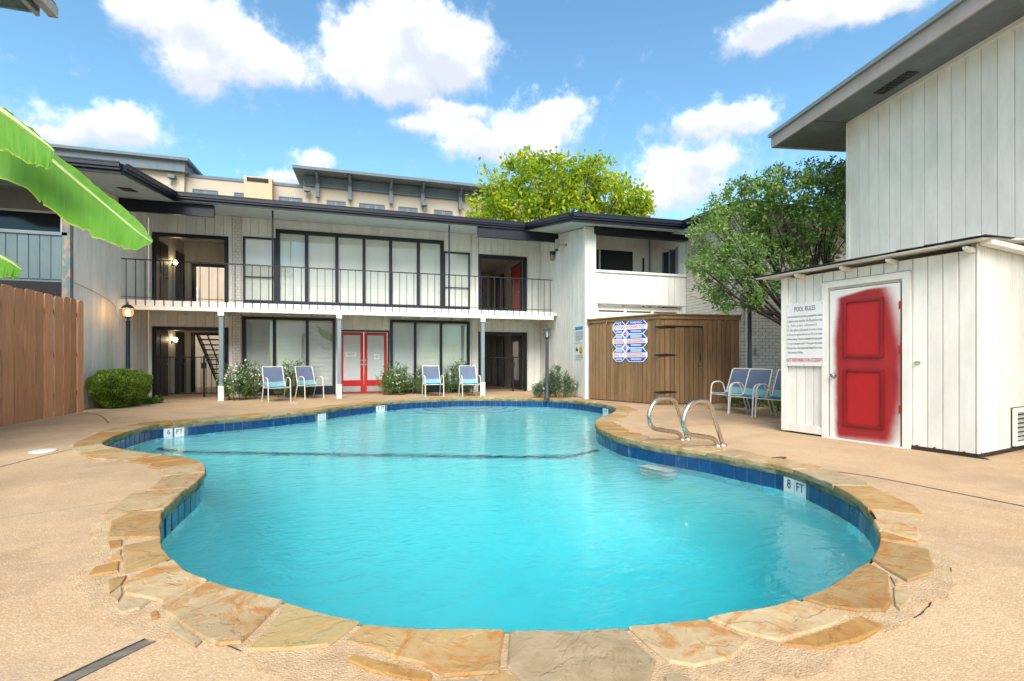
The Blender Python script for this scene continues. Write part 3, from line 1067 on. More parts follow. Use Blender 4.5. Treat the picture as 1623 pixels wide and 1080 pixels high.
# dark tile line across the floor, sunk steps, ladder treads
m = MB()
L = np.linalg.norm(LINE_B - LINE_A)
for i in range(46):
    p, r_ = LINE_A + ldir * L * i / 46, LINE_A + ldir * L * (i + 1) / 46
    def zf(pt):
        d = np.min(np.linalg.norm(edge - pt, axis=1))
        k = np.clip(d / .75, 0, 1)
        return WATER_Z - .35 - (1.05 - .35) * (1 - (1 - k) ** 2.2) + .02
    a_, b_ = p - lnor * .075, p + lnor * .075
    c_, d_ = r_ + lnor * .075, r_ - lnor * .075
    z0_, z1_ = zf(p), zf(r_)
    m.add([(*a_, z0_ + .02), (*b_, z0_ + .02), (*c_, z1_ + .02), (*d_, z1_ + .02)], [(0, 1, 2, 3)])
m.build('floor_tile_line', paint('dark_blue_floor_tile', (.008, .05, .14), .3, .2), pool)
STEPM = plaster()
sc_ = np.array((8.95, -2.55))
for r_, zt in ((1.45, -.80), (1.08, -.62), (.70, -.44)):
    arcp = [(sc_[0] + r_ * 1.15 * math.cos(a), sc_[1] - .1 + r_ * math.sin(a)) for a in np.linspace(math.pi, 2 * math.pi, 26)]
    MB().prism(arcp, -1.5, zt).build('step', STEPM, pool)
    m = MB()
    for (a, b) in zip(arcp, arcp[1:]):
        m.beam((*a, zt + .004), (*b, zt + .004), .05, .01)
    m.build('step_edge_tile', paint('dark_blue_floor_tile', (.008, .05, .14), .3, .2), pool)
kt = nearest((9.93, -11.35))
for j in range(3):
    c = edge[kt] + inward[kt] * .13
    piece('ladder_tread', pool, (c[0], c[1], -.36 - .21 * j), (.46, .20, .05), WHITE, rz=math.atan2(tan[kt][1], tan[kt][0]))


# ---- water
def water_material():
    q = Nodes('pool_water')
    q.nt.nodes.remove(q.b)
    g = q.n('ShaderNodeBsdfGlass')
    g.inputs['IOR'].default_value = 1.40
    g.inputs['Roughness'].default_value = 0.0
    g.inputs['Color'].default_value = (.97, 1, 1, 1)
    n1 = q.noise(1.6, 3, .55, q.mapping(q.pos, (1.0, 1.0, 1.0)), .6)
    n2 = q.noise(6.5, 3, .5, q.mapping(q.pos, (1.0, 1.6, 1.0), (0, 0, .35)), 1.0)
    # rings spreading from where the return jet stirs the near left water
    d = q.n('ShaderNodeVectorMath', operation='DISTANCE')
    q.l(q.pos, d.inputs[0])
    d.inputs[1].default_value = (5.9, -13.1, WATER_Z)
    ringw = q.math('SINE', q.math('ADD', q.math('MULTIPLY', d.outputs['Value'], 26.0), q.math('MULTIPLY', n2, 9.0)))
    amp = q.rng(d.outputs['Value'], .3, 2.9, 1.0, 0.0, True)
    jet = q.noise(13, 3, .6, q.mapping(q.pos, (1, 2.2, 1), (0, 0, -.4)), 1.5)
    n3 = q.noise(2.6, 4, .6, q.mapping(q.pos, (.6, 1.6, 1.0), (0, 0, -.25)), 1.2)
    h = q.math('ADD', q.math('ADD', q.math('MULTIPLY', n1, 1.3), q.math('MULTIPLY', n3, .9)), q.math('MULTIPLY', n2, .42))
    h = q.math('ADD', h, q.math('MULTIPLY', q.math('MULTIPLY', ringw, amp), .22))
    h = q.math('ADD', h, q.math('MULTIPLY', q.math('MULTIPLY', jet, amp), .5))
    q.l(q.bump(h, .26, .045), g.inputs['Normal'])
    q.l(g.outputs[0], q.out.inputs['Surface'])
    va = q.n('ShaderNodeVolumeAbsorption')
    va.inputs['Color'].default_value = (.02, .915, .965, 1)
    va.inputs['Density'].default_value = .40
    q.l(va.outputs[0], q.out.inputs['Volume'])
    return q.m


wr = ring(.045)[::2]
nW = len(wr)
m = MB()
tris = tessellate_polygon([[Vector((x, y, 0)) for x, y in wr]])
m.v = [(*p, WATER_Z) for p in wr] + [(*p, -3.4) for p in wr]
for t in tris:
    a, b, c = (Vector(m.v[i]) for i in t)
    t = tuple(t) if (b - a).cross(c - a).z > 0 else tuple(t)[::-1]
    m.f.append(t)
    m.f.append(tuple(i + nW for i in t[::-1]))
m.f += [(i, (i + 1) % nW, nW + (i + 1) % nW, nW + i)for i in range(nW)]
water = m.build('water', water_material())
tag(water, 'clear turquoise pool water with soft ripples', kind='structure')

lid = MB().lathe([(.13, 0), (.13, .012), (.12, .018), (.02, .020)], 24, (2.28, -9.45, 0)).build('skimmer_lid', WTILE)
tag(lid, 'round white skimmer lid set in the deck beside the coping', 'skimmer lid')


# ================================================================ the courtyard building
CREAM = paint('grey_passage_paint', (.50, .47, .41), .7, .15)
GREYPOST = paint('slate_post_paint', (.20, .25, .27), .5, .12)
TEAL = paint('slate_teal_paint', (.13, .19, .205), .55, .15)
SHADE = paint('cream_roller_shade', (.86, .84, .76), .8, .04, bump=.05)
BLIND = paint('white_blind_slats', (.86, .88, .85), .5, .04, bump=.03)
GLASS = glassmat('window_glass')
DGLASS = glassmat('dusky_window_glass', (.55, .6, .62))
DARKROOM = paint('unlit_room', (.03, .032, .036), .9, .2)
RED = paint('red_door_paint', (.50, .012, .014), .35, .15)
DARKDOOR = paint('dark_door_paint', (.018, .016, .018), .45, .25)
ROOFING = paint('dark_roofing', (.045, .045, .05), .9, .3, bump=.6)
METAL = paint('brushed_steel', (.55, .52, .47), .28, .12, metallic=1.0)
IRON = paint('black_iron', (.012, .013, .017), .45, .3)
STEELG = paint('galvanised_metal', (.40, .41, .41), .45, .15, metallic=.6)


def brick_material():
    q = Nodes('white_painted_brick')
    oi = q.n('ShaderNodeObjectInfo')
    n = q.noise(5, 6, .6)
    c = q.mix(q.rng(n, .3, .7), (.60, .57, .50), (.72, .70, .64))
    c = q.mix(q.rng(oi.outputs['Random'], 0, 1, 0, .3), c, (.66, .60, .50))
    return q.fin(c, .7, q.bump(q.noise(35, 6, .7), .5, .008))


BRICK = brick_material()
BRICKJOINT = paint('darker_brick_joint', (.40, .37, .31), .9, .2)  # joints toned darker than the painted bricks

# ---------------------------------------------------------------- centre block
ctr = thing('apartment_building', 'long white two-storey block with balcony at the far end of the pool', 'building', (6, 0, 0))
ctr_open = [(.06, 1.96, -.1, 2.09), (.06, 1.96, 2.72, 4.90), (9.95, 11.72, -.1, 2.09), (9.95, 11.72, 2.72, 4.86),
            (2.40, 5.14, .12, 2.50), (6.88, 9.62, .12, 2.50), (5.26, 6.80, -.1, 2.13),
            (2.42, 3.35, 2.9, 5.0), (3.35, 8.70, 2.9, 5.30), (8.70, 9.63, 2.9, 4.93)]
m = MB()
wallmesh(m, 'x', .0, .16, cells(-.1, 12.3, 0, 5.62, ctr_open))
wall = m.build('wall', WHITE, ctr)
planks(wall, WHITE, 'x', 0, -1, -.1, 2.13, 0, 5.60, .245, ctr_open)
planks(wall, WHITE, 'x', 0, -1, 2.38, 9.68, 4.2, 5.60, .245, ctr_open)
planks(wall, WHITE, 'x', 0, -1, 5.20, 6.86, 2.13, 2.72, .245, ctr_open)
planks(wall, WHITE, 'x', 0, -1, 9.93, 12.28, 0, 5.60, .245, ctr_open)


def brick_pier(parent, x0, x1, y, z0, z1):
    c = MB().box(x0 + .008, x1 - .008, y - .055, y + .02, z0, z1).build('pier', BRICKJOINT, parent)
    mm = MB()
    z, k = z0, 0
    while z < z1 - .02:
        h = .078
        cut = x0 + (x1 - x0) * (.62 if k % 2 else .38)
        for a, b in ((x0, cut - .005), (cut + .005, x1)):
            mm.box(a, b, y - .068, y - .04, z, min(z + h, z1))
        z += .09
        k += 1
    o = mm.build('brick_courses', BRICK, c)
    o['kind'] = 'stuff'


brick_pier(ctr, 2.14, 2.37, -.0, 0, 5.6)
MB().box(9.70, 9.92, -.07, .0, 0, 5.6).build('pier', WHITE, ctr)
for x0, x1 in ((-.1, 2.10), (9.52, 12.27)):
    MB().box(x0, x1, -1.82, -1.72, 5.07, 5.385).build('header_board', BLACK, ctr)


def frame_mesh(x0, x1, z0, z1, y0, y1, w, mull=(), rails=(), bottom=None):
    mm = MB()
    mm.box(x0, x0 + w, y0, y1, z0, z1).box(x1 - w, x1, y0, y1, z0, z1)
    mm.box(x0 + w, x1 - w, y0, y1, z1 - w, z1)
    if bottom is not None:
        mm.box(x0 + w, x1 - w, y0, y1, z0, z0 + (bottom or w))
    for x, mw in mull:
        mm.box(x - mw / 2, x + mw / 2, y0 + .003, y1, z0 + (bottom or 0), z1 - w)
    for z, rw in rails:
        mm.box(x0 + w, x1 - w, y0 + .006, y1, z - rw / 2, z + rw / 2)
    return mm


def blind_mesh(x0, x1, z0, z1, y, pitch=.042):
    mm = MB()
    z = z0
    while z < z1:
        mm.add([(x0, y - .014, z), (x1, y - .014, z), (x1, y + .014, z + .030), (x0, y + .014, z + .030)], [(0, 1, 2, 3)])
        z += pitch
    return mm


def window(parent, x0, x1, z0, z1, divs, kind, w=.09, mw=.085, bottom=.1, rails=(), name='window', fr=BLACK):
    o = frame_mesh(x0, x1, z0, z1, -.045, .10, w, [(d, mw) for d in divs], rails, bottom).build(name, fr, parent)
    xs = [x0 + w] + [v for d in divs for v in (d - mw / 2, d + mw / 2)] + [x1 - w]
    for a, b in zip(xs[::2], xs[1::2]):
        MB().box(a - .005, b + .005, .022, .028, z0 + bottom, z1 - w).build('pane', GLASS, o)
        if kind == 'blind':
            blind_mesh(a + .01, b - .01, z0 + bottom + .02, z1 - w - .05, .062).build('blind', BLIND, o)
            MB().box(a, b, .045, .085, z1 - w - .05, z1 - w).build('blind_rail', BLIND, o)
            MB().box(a, b, .115, .125, z0 + bottom, z1 - w).build('room_backing', paint('pale_backing_paint', (.75, .77, .75), .8, .05), o)  # plain pale panel closing the window behind the slats
        else:
            MB().box(a + .004, b - .004, .045, .050, z0 + bottom, z1 - w).build('roller_shade', SHADE, o)
    return o


window(ctr, 2.40, 5.14, .12, 2.50, (3.31, 4.277), 'blind', bottom=.16)
window(ctr, 6.88, 9.62, .12, 2.50, (7.718, 8.608), 'blind', bottom=.16)
window(ctr, 3.35, 8.70, 2.9, 5.30, (4.259, 5.182, 6.036, 6.896, 7.825), 'shade', w=.12, mw=.10, bottom=.12)
window(ctr, 2.42, 3.35, 2.9, 5.0, (), 'shade', w=.05, bottom=.12, rails=((3.75, .02),))
window(ctr, 8.70, 9.63, 2.9, 4.93, (), 'shade', w=.05, bottom=.12, rails=((3.68, .02),))
for x0, x1 in ((2.40, 5.14), (6.88, 9.62)):
    MB().box(x0, x1, -.03, .0, 0.01, .12).build('plinth', BLACK, ctr)

# red double doors under their dark header
jam = frame_mesh(5.20, 6.86, 0, 2.13, -.03, .12, .06).build('door_frame', BLACK, ctr)
FROST = paint('frosted_door_glass', (.55, .58, .58), .25, .05, bump=.02)
for sgn, xa, xb in ((-1, 5.28, 6.02), (1, 6.04, 6.78)):
    d = frame_mesh(xa, xb, .04, 2.06, .0, .05, .10, bottom=.42).build('door', RED, ctr)
    d['label'] = 'red glazed leaf of the double door'
    MB().box(xa + .1, xb - .1, .018, .03, .46, 1.96).build('glass', FROST, d)
    MB().box(xa + .09, xb - .09, -.012, .0, .08, .26).build('kick_plate', STEELG, d)
    hx = xb - .05 if sgn < 0 else xa + .05
    MB().lathe([(.0, 0), (.03, .0), (.03, .05), (.0, .055)], 10, (0, 0, 0))
    kn = MB().tube([(hx, .0, .98), (hx, -.05, .98)], [.03, .026], 10).build('knob', METAL, d)
    MB().tube([(hx, .0, 1.12), (hx, -.02, 1.12)], .022, 10).build('lock', METAL, d)
PAPER = paint('white_notice_paper', (.78, .78, .76), .6, .03, bump=0)
for x, z, w, h in ((5.62, 1.32, .34, .16), (6.45, 1.24, .16, .18)):
    s = MB().box(x - w / 2, x + w / 2, -.004, .016, z - h / 2, z + h / 2).build('door_notice', PAPER)
    tag(s, 'small white paper notice on the %s leaf of the red door' % ('first' if x < 6 else 'second'), 'notice')
    for j in range(3):
        MB().box(x - w * .36, x + w * (.36 - .1 * (j == 2)), -.006, -.004, z + h * (.22 - .2 * j), z + h * (.30 - .2 * j)).build('print_line', paint('grey_print', (.25, .26, .28), .6, .1, bump=0), s)
MB().box(5.15, 6.9, -.55, -.05, .0, .022).build('door_sill', paint('worn_concrete_sill', (.30, .25, .19), .8, .2), ctr)

# open passages at both ends, on both floors
for (x0, x1, zt0, zt1) in ((.0, 2.02, 2.14, 4.95), (9.91, 11.76, 2.14, 4.91)):
    for z0, z1 in ((0, zt0), (2.72, zt1)):
        frame_mesh(x0, x1, z0, z1, -.05, .15, .11).build('passage_frame', BLACK, ctr)
# left passage
for z0, zc, bo in ((0, 2.42, (.33, 1.95, -.1, 2.0)), (2.72, 5.25, (.36, 1.95, 2.7, 4.42))):
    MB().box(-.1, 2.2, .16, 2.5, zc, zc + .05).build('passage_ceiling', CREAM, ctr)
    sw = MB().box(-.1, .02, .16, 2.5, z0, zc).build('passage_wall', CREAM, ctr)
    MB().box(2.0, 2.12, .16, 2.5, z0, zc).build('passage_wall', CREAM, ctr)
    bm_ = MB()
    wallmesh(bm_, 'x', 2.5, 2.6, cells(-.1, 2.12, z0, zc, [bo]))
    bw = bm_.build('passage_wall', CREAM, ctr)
    frame_mesh(bo[0] - .09, bo[1] + .05, z0, bo[3] + .09, 2.46, 2.62, .09).build('opening_frame', BLACK, bw)
    for ya, yb in ((.30, 1.03), (1.72, 2.46)):
        dd = MB().box(.02, .05, ya, yb, z0 + .01, z0 + 2.06).build('door', DARKDOOR, sw)
        MB().box(.05, .062, ya + .12, yb - .12, z0 + 1.1, z0 + 1.9).box(.05, .062, ya + .12, yb - .12, z0 + .2, z0 + .95).build('panel', DARKDOOR, dd)
        MB().tube([(.05, yb - .08, z0 + 1.0), (.10, yb - .08, z0 + 1.0)], .025, 8).build('knob', METAL, dd)
MB().box(-.1, 2.12, .16, 2.6, 2.50, 2.72).build('passage_floor', CREAM, ctr)
# right passage
for z0, zc in ((0, 2.42), (2.72, 5.2)):
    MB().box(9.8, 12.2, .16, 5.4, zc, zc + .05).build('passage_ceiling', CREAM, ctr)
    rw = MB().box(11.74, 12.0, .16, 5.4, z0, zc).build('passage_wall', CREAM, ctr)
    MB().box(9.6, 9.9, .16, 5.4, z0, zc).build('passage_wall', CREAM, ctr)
    bm_ = MB()
    wallmesh(bm_, 'x', 5.4, 5.5, cells(9.6, 12.0, z0, zc, [(9.95, 10.8, z0 - .1, z0 + 2.05)]))
    bw = bm_.build('passage_wall', CREAM, ctr)
    frame_mesh(9.88, 10.88, z0, z0 + 2.13, 5.36, 5.54, .08).build('opening_frame', BLACK, bw)
    for ya, yb, mt in ((.50, 1.80, RED if z0 > 1 else DARKDOOR), (3.0, 4.2, DARKDOOR)):
        dd = frame_mesh(ya, yb, z0, z0 + 2.12, 0, .05, .10)
        dd.v = [(11.74 - y, x, z) for x, y, z in dd.v]
        dd = dd.build('door_frame', BLACK, rw)
        lf = MB().box(11.70, 11.735, ya + .1, yb - .1, z0 + .01, z0 + 2.03).build('door', mt, rw)
        if z0 < 1:
            MB().box(11.685, 11.70, ya + .28, yb - .28, z0 + .35, z0 + 1.85).build('glass', paint('grey_door_glass', (.25, .28, .30), .15, .05, bump=0), lf)
        MB().tube([(11.70, ya + .2, z0 + 1.0), (11.65, ya + .2, z0 + 1.0)], .025, 8).build('knob', METAL, lf)
MB().box(9.8, 12.2, .16, 5.5, 2.50, 2.72).build('passage_floor', CREAM, ctr)

# the yard glimpsed through the left passage: stair and tan wall
st = thing('staircase', 'dark open-tread stair seen through the lower left passage', 'staircase', (1.3, 4.5, 0))
for j in range(13):
    piece('tread', st, (1.05, 6.2 - .25 * j, .19 * (j + 1)), (1.9, .27, .045), IRON)
for x in (.08, 2.02):
    MB().beam((x, 6.4, .05), (x, 3.1, 2.55), .05, .20).build('stringer', IRON, st)
    MB().beam((x, 6.4, .95), (x, 3.1, 3.45), .04, .04).build('handrail', IRON, st)
yw = thing('courtyard_wall', 'tan stucco wall glimpsed behind the stair through the passage', 'wall', (0, 8, 0))
MB().box(-6, 5, 7.5, 7.7, 0, 5.2).build('stucco', paint('tan_stucco', (.50, .40, .29), .85, .12), yw)
w_ = MB().box(-1.9, -1.0, 7.44, 7.5, 3.3, 4.3).build('window', WHITE, yw)
MB().box(-1.83, -1.07, 7.42, 7.44, 3.37, 4.23).build('pane', paint('dull_blue_pane', (.18, .25, .30), .1, .1, bump=0), w_)  # opaque pane in one blue grey colour

# ---- balcony
bal = MB().box(-.1, 12.27, -1.72, .0, 2.62, 2.72).build('balcony', WHITE, ctr)
MB().box(-.1, 12.12, -1.78, -1.72, 2.475, 2.735).build('fascia', WHITE, bal)
for j in range(21):
    piece('joist', bal, (.3 + j * .58, -.86, 2.56), (.05, 1.70, .12), WHITE)
rail = MB().beam((-.05, -1.80, 3.80), (12.06, -1.80, 3.80), .045, .025).build('top_rail', IRON, ctr)
MB().beam((-.05, -1.80, 2.80), (12.06, -1.80, 2.80), .03, .014).build('bottom_rail', IRON, rail)
for j in range(57):
    piece('baluster', rail, (.06 + j * .2130, -1.80, 3.19), (.016, .016, 1.20), IRON)
for x in (2.26, 5.35, 9.70):
    c = MB().box(x - .055, x + .055, -1.76, -1.65, .42, 2.40).build('post', GREYPOST, ctr)
    MB().box(x - .07, x + .07, -1.775, -1.635, .0, .42).build('post_base', WHITE_WORN, c)
    MB().box(x - .075, x + .075, -1.795, -1.62, 2.36, 2.474).build('post_cap', WHITE, c)
for x in (3.54, 8.63):
    MB().tube([(x, -1.64, 2.72), (x, -1.64, 5.42)], .024, 8).build('pipe_column', IRON, ctr)

# ---- roofs: dark fascia and gutter, grey soffit
ZE = 5.60


def eave(parent, pts, h=.10, proud=.06, name='gutter'):
    """Ogee gutter and fascia along an eave line."""
    mm, mf = MB(), MB()
    for a, b in zip(pts, pts[1:]):
        a, b = Vector(a), Vector(b)
        mf.beam(a - Vector((0, 0, .11)), b - Vector((0, 0, .11)), .03, .22)
        d = (b - a).normalized()
        n = Vector((d.y, -d.x, 0)).normalized()
        o = n * proud
        mm.beam(a + o - Vector((0, 0, .055)), b + o - Vector((0, 0, .055)), .09, .085)
        mm.beam(a + o + n * .03 - Vector((0, 0, .005)), b + o + n * .03 - Vector((0, 0, .005)), .05, .03)
        mm.beam(a + o * .7 - Vector((0, 0, .12)), b + o * .7 - Vector((0, 0, .12)), .06, .06)
    f = mf.build('fascia', BLACK, parent)
    g = mm.build(name, BLACK, parent)
    return f


roof = MB().slab([(1.17, -1.95, ZE), (11.16, -1.82, ZE), (11.3, 2.7, 6.2), (1.0, 2.7, 6.2)], .06).build('roof', ROOFING, ctr)
eave(roof, [(1.17, -1.98, ZE), (11.16, -1.85, ZE)])
MB().slab([(-.1, -1.93, 5.41), (12.28, -1.80, 5.41), (12.28, -.03, 5.62), (-.1, -.03, 5.62)], .02).build('soffit', SOFFIT, roof)
MB().slab([(-.5, -.1, 5.98), (12.6, -.1, 5.98), (12.6, 2.7, 6.25), (-.5, 2.7, 6.25)], .05).build('roof_deck', ROOFING, roof)

# ---------------------------------------------------------------- left wing
lw = thing('apartment_building', 'white plank-sided wing with slate teal balcony behind the cedar fence', 'building', (-.5, -2, 0))
ltop = lambda y: 5.62 + (y * .083 if y < 0 else 0)
m = MB()
m.add([(-.12, 0, 0), (-.12, -3.9, 0), (-.12, -3.9, ltop(-3.9)), (-.12, 0, ltop(0)), (-.3, 0, 0), (-.3, -3.9, 0), (-.3, -3.9, ltop(-3.9)), (-.3, 0, ltop(0))],
      [(0, 3, 2, 1), (4, 5, 6, 7), (1, 2, 6, 5), (2, 3, 7, 6), (0, 4, 7, 3), (0, 1, 5, 4)])
lwall = m.build('wall', WHITE, lw)
planks(lwall, WHITE, 'y', -.12, 1, -3.9, -.02, .03, ltop, .2, th=.02)
# recessed balcony on its front, slate coloured
lf_open = [(-3.6, -.15, 3.92, 4.86)]
m = MB()
wallmesh(m, 'x', -3.92, -3.78, cells(-7.0, -.125, 0, 5.2, lf_open))
lfw = m.build('balcony_front', TEAL, lw)
planks(lfw, TEAL, 'x', -3.92, -1, -3.6, -.26, 2.9, 3.86, .2, th=.018)
MB().box(-3.6, -.15, -3.97, -3.76, 3.86, 3.93).build('cap_rail', GREYPOST, lfw)
MB().box(-.25, -.10, -3.97, -3.84, 0, 5.1).build('corner_board', paint('peeling_teal_board', (.16, .22, .23), .7, .2, ((.36, .25, .19), .50, .58)), lw)
MB().box(-3.6, -.26, -3.95, -3.92, 2.55, 2.84).build('beam', DARKDOOR, lw)
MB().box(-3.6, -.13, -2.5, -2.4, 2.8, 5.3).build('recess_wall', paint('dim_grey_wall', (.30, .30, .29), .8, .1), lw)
lwin = frame_mesh(-2.3, -.45, 3.3, 4.72, -2.56, -2.48, .05, [(-.95, .06)], bottom=.05).build('window', WHITE, lw)
for a, b in ((-2.25, -.98), (-.92, -.50)):
    MB().box(a, b, -2.53, -2.52, 3.35, 4.67).build('pane', paint('dark_window_pane', (.03, .035, .04), .06, .1, bump=0), lwin)
lroof = MB().slab([(1.17, -4.77, 5.27), (1.17, -1.9, ZE), (1.17, 2.7, 6.15), (-9, 2.7, 6.15), (-9, -4.77, 5.27)], .06).build('roof', ROOFING, lw)
eave(lroof, [(-9, -4.80, 5.27), (1.19, -4.80, 5.27)])
eave(lroof, [(1.20, -4.80, 5.27), (1.20, -1.98, 5.60)], name='rake_trim')
MB().slab([(1.17, -4.77, 5.06), (1.17, -1.9, 5.40), (1.17, .0, 5.63), (-9, .0, 5.63), (-9, -4.77, 5.06)], .02).build('soffit', SOFFIT, lroof)
MB().box(.52, .76, -3.0, -2.4, 5.255, 5.262)
vent = MB()
for j in range(6):
    y = -3.35 + j * .07
    vent.box(.50, .78, y, y + .035, 5.06 + (y + 4.77) * .118 - .035, 5.06 + (y + 4.77) * .118 - .022)
vent.build('soffit_vent', IRON, lroof)

# slack cable on the wing wall
cab = MB().tube(catmull([(-.07, -3.88, 2.86), (-.08, -3.5, 2.82), (-.08, -2.9, 2.74), (-.08, -2.3, 2.62), (-.07, -2.05, 2.50), (-.06, -2.0, 2.25)], .08, False), .009, 6).build('cable', paint('grey_cable', (.45, .45, .42), .6, .1))
tag(cab, 'slack grey cable stapled across the white wing wall above the lit lamp', 'cable')

# ---------------------------------------------------------------- right wing
rw_ = thing('apartment_building', 'white wing with recessed balcony and painted brick end behind the wooden enclosure', 'building', (14, -4, 0))
rtop = lambda y: 5.62 + y * .155
m = MB()
m.add([(12.30, 0, 0), (12.30, -4.05, 0), (12.30, -4.05, rtop(-4.05)), (12.30, 0, rtop(0)), (12.53, 0, 0), (12.53, -4.05, 0), (12.53, -4.05, rtop(-4.05)), (12.53, 0, rtop(0))],
      [(0, 1, 2, 3), (4, 7, 6, 5), (1, 5, 6, 2), (2, 6, 7, 3), (0, 3, 7, 4), (0, 4, 5, 1)])
rwall = m.build('wall', WHITE, rw_)
planks(rwall, WHITE, 'y', 12.30, -1, -4.05, -.02, .03, rtop, .2)
m = MB()
rf_open = [(12.55, 15.56, 3.76, 4.84), (12.6, 15.5, 2.55, 2.78)]
wallmesh(m, 'x', -4.06, -3.90, cells(12.2, 15.62, 0, 5.02, rf_open))
rfw = m.build('balcony_front', WHITE, rw_)
planks(rfw, WHITE, 'x', -4.06, -1, 12.54, 15.60, 2.80, 3.70, .2)
MB().box(12.52, 15.62, -4.12, -3.88, 3.70, 3.77).build('cap_rail', WHITE, rfw)
MB().box(12.262, 12.53, -4.095, -3.99, 0, 4.99).build('corner_board', WHITE, rfw)
for j in range(4):
    x = 12.62 + j * .93
    MB().box(x, x + .08, -3.92, -3.80, 2.55, 2.78).build('louvre_post', WHITE, rfw)
MB().box(12.5, 15.6, -3.6, -3.55, 2.5, 2.70).build('louvre_panel', WHITE, rfw)
bk = MB().box(12.53, 15.7, -2.6, -2.5, 2.72, 5.4).build('recess_wall', WHITE, rw_)
MB().box(12.53, 15.7, -3.90, -2.5, 2.62, 2.74).build('recess_floor', WHITE, rw_)
rwin = frame_mesh(12.55, 14.65, 3.2, 4.78, -2.66, -2.58, .05, [(13.38, .06)], bottom=.05).build('window', WHITE, rw_)
for a, b in ((12.6, 13.35), (13.41, 14.60)):
    MB().box(a, b, -2.63, -2.62, 3.25, 4.73).build('pane', paint('dark_window_pane', (.03, .035, .04), .06, .1, bump=0), rwin)
MB().tube([(15.2, -2.7, 2.75), (15.2, -2.7, 5.2)], .03, 8).build('downpipe', GREYPOST, rw_)
MB().box(14.98, 15.03, -2.64, -2.6, 2.76, 4.55).build('trim_strip', IRON, rw_)
MB().box(15.57, 15.645, -4.055, -2.5, 2.72, 5.3).build('recess_wall', WHITE, rw_)
sd = MB().box(15.52, 15.56, -3.70, -3.0, 2.9, 4.66).build('sliding_window', paint('dark_window_pane', (.03, .035, .04), .06, .1, bump=0), rw_)
for y in (-3.72, -3.36, -2.99):
    MB().box(15.50, 15.56, y - .03, y + .03, 2.85, 4.7).build('stile', GREYPOST, sd)

# painted brick: the side toward the pool and the face toward the view
bw1 = MB().box(15.64, 15.9, -6.36, -3.94, 0, 4.96).build('brick_wall', BRICKJOINT, rw_)
mm = MB()
z, k = .005, 0
while z < 4.93:
    y = -3.96 - (.115 if k % 2 else 0)
    while y > -6.30:
        y2 = max(y - .215, -6.36)
        mm.box(15.612, 15.66, y2, y, z, z + .078)
        y = y2 - .012
    z += .09
    k += 1
o = mm.build('brick_courses', BRICK, bw1)
o['kind'] = 'stuff'
bw2 = MB().box(15.66, 21.0, -6.36, -6.1, 0, 4.9).build('brick_wall', BRICKJOINT, rw_)
z, k = .005, 0
nb = 0
mm = MB()
while z < 4.85:
    x = 15.612 - (.115 if k % 2 else 0)
    while x < 20.9:
        xa = max(x, 15.612)
        xb = x + .215
        if xb - xa > .03:
            if xb < 17.3 and .25 < z < 2.75:
                piece('brick', bw2, ((xa + xb) / 2, -6.375 + rng.uniform(-.002, .002), z + .039), (round(xb - xa, 3), .04, .078), BRICK, ch=.004)
                nb += 1
            else:
                mm.box(xa, xb, -6.395, -6.35, z, z + .078)
        x = xb + .012
    z += .09
    k += 1
o = mm.build('brick_courses', BRICK, bw2)
o['kind'] = 'stuff'
MB().tube([(15.75, -6.43, 0), (15.75, -6.43, 2.6)], .02, 8).build('conduit', WHITE, rw_)
MB().box(16.02, 16.16, -6.47, -6.40, 1.28, 1.44).build('meter_box', STEELG, rw_)
MB().box(16.35, 16.52, -6.50, -6.40, 2.36, 2.46).build('vent_hood', WHITE, rw_)
rroof = MB().slab([(11.55, -4.60, 5.17), (15.0, -4.75, 5.17), (15.0, -7.1, 5.05), (22, -7.1, 5.05), (22, 2.7, 6.15), (11.16, 2.7, 6.15), (11.16, -1.82, ZE)], .05)
rroof = rroof.build('roof', ROOFING, rw_)
eave(rroof, [(11.16, -1.87, ZE), (11.53, -4.64, 5.17)], name='rake_trim')
eave(rroof, [(11.54, -4.64, 5.17), (14.98, -4.79, 5.17)])
eave(rroof, [(14.98, -4.79, 5.17), (14.98, -7.14, 5.05)])
eave(rroof, [(14.98, -7.14, 5.05), (22, -7.14, 5.05)])
MB().slab([(11.55, -4.58, 4.96), (15.62, -4.75, 4.96), (15.62, .0, 5.66), (12.22, .0, 5.66), (11.16, -1.8, 5.40)], .02).build('soffit', SOFFIT, rroof)
MB().slab([(15.0, -7.08, 4.84), (22, -7.08, 4.84), (22, -3.9, 5.0), (15.0, -3.9, 5.0)], .02).build('soffit', SOFFIT, rroof)
MB().box(12.46, 15.6, -4.2, -3.99, 4.80, 5.0).build('header_board', BLACK, rw_)

# ---------------------------------------------------------------- the shed
SA = (12.533, -10.729)
shed = thing('pool_shed', 'white plank shed with red spray-painted door beside the pool', 'shed', (*SA, 0), math.atan2(-2.335, .426))
SL = 2.374
sopen = [(.70, 1.62, -.1, 2.17)]
sd_open = [(.90, 1.55, .06, .55)]
m = MB()
wallmesh(m, 'x', .022, .10, cells(0, SL, .02, 2.44, sopen))
m.box(.0, .08, .10, 1.7, .02, 2.5)
swall = m.build('wall', WHITE_WORN, shed)
m = MB()
wallmesh(m, 'y', SL - .10, SL - .022, cells(.10, 1.75, .02, 2.62, sd_open))
swall2 = m.build('wall', WHITE_WORN, shed)
for a, b in ((0.075, .60), (1.73, SL - .03)):
    planks(swall, WHITE_WORN, 'x', .022, -1, a, b, .05, 2.43, .145 if a < 1 else .155, th=.018, gap=.009, jit=.003)
planks(swall, WHITE_WORN, 'x', .022, -1, .60, 1.73, 2.30, 2.43, .16, th=.022, gap=.012)
planks(swall2, WHITE_WORN, 'y', SL - .022, 1, .0, 1.75, .05, 2.60, .16, sd_open, th=.018, gap=.009, jit=.003)
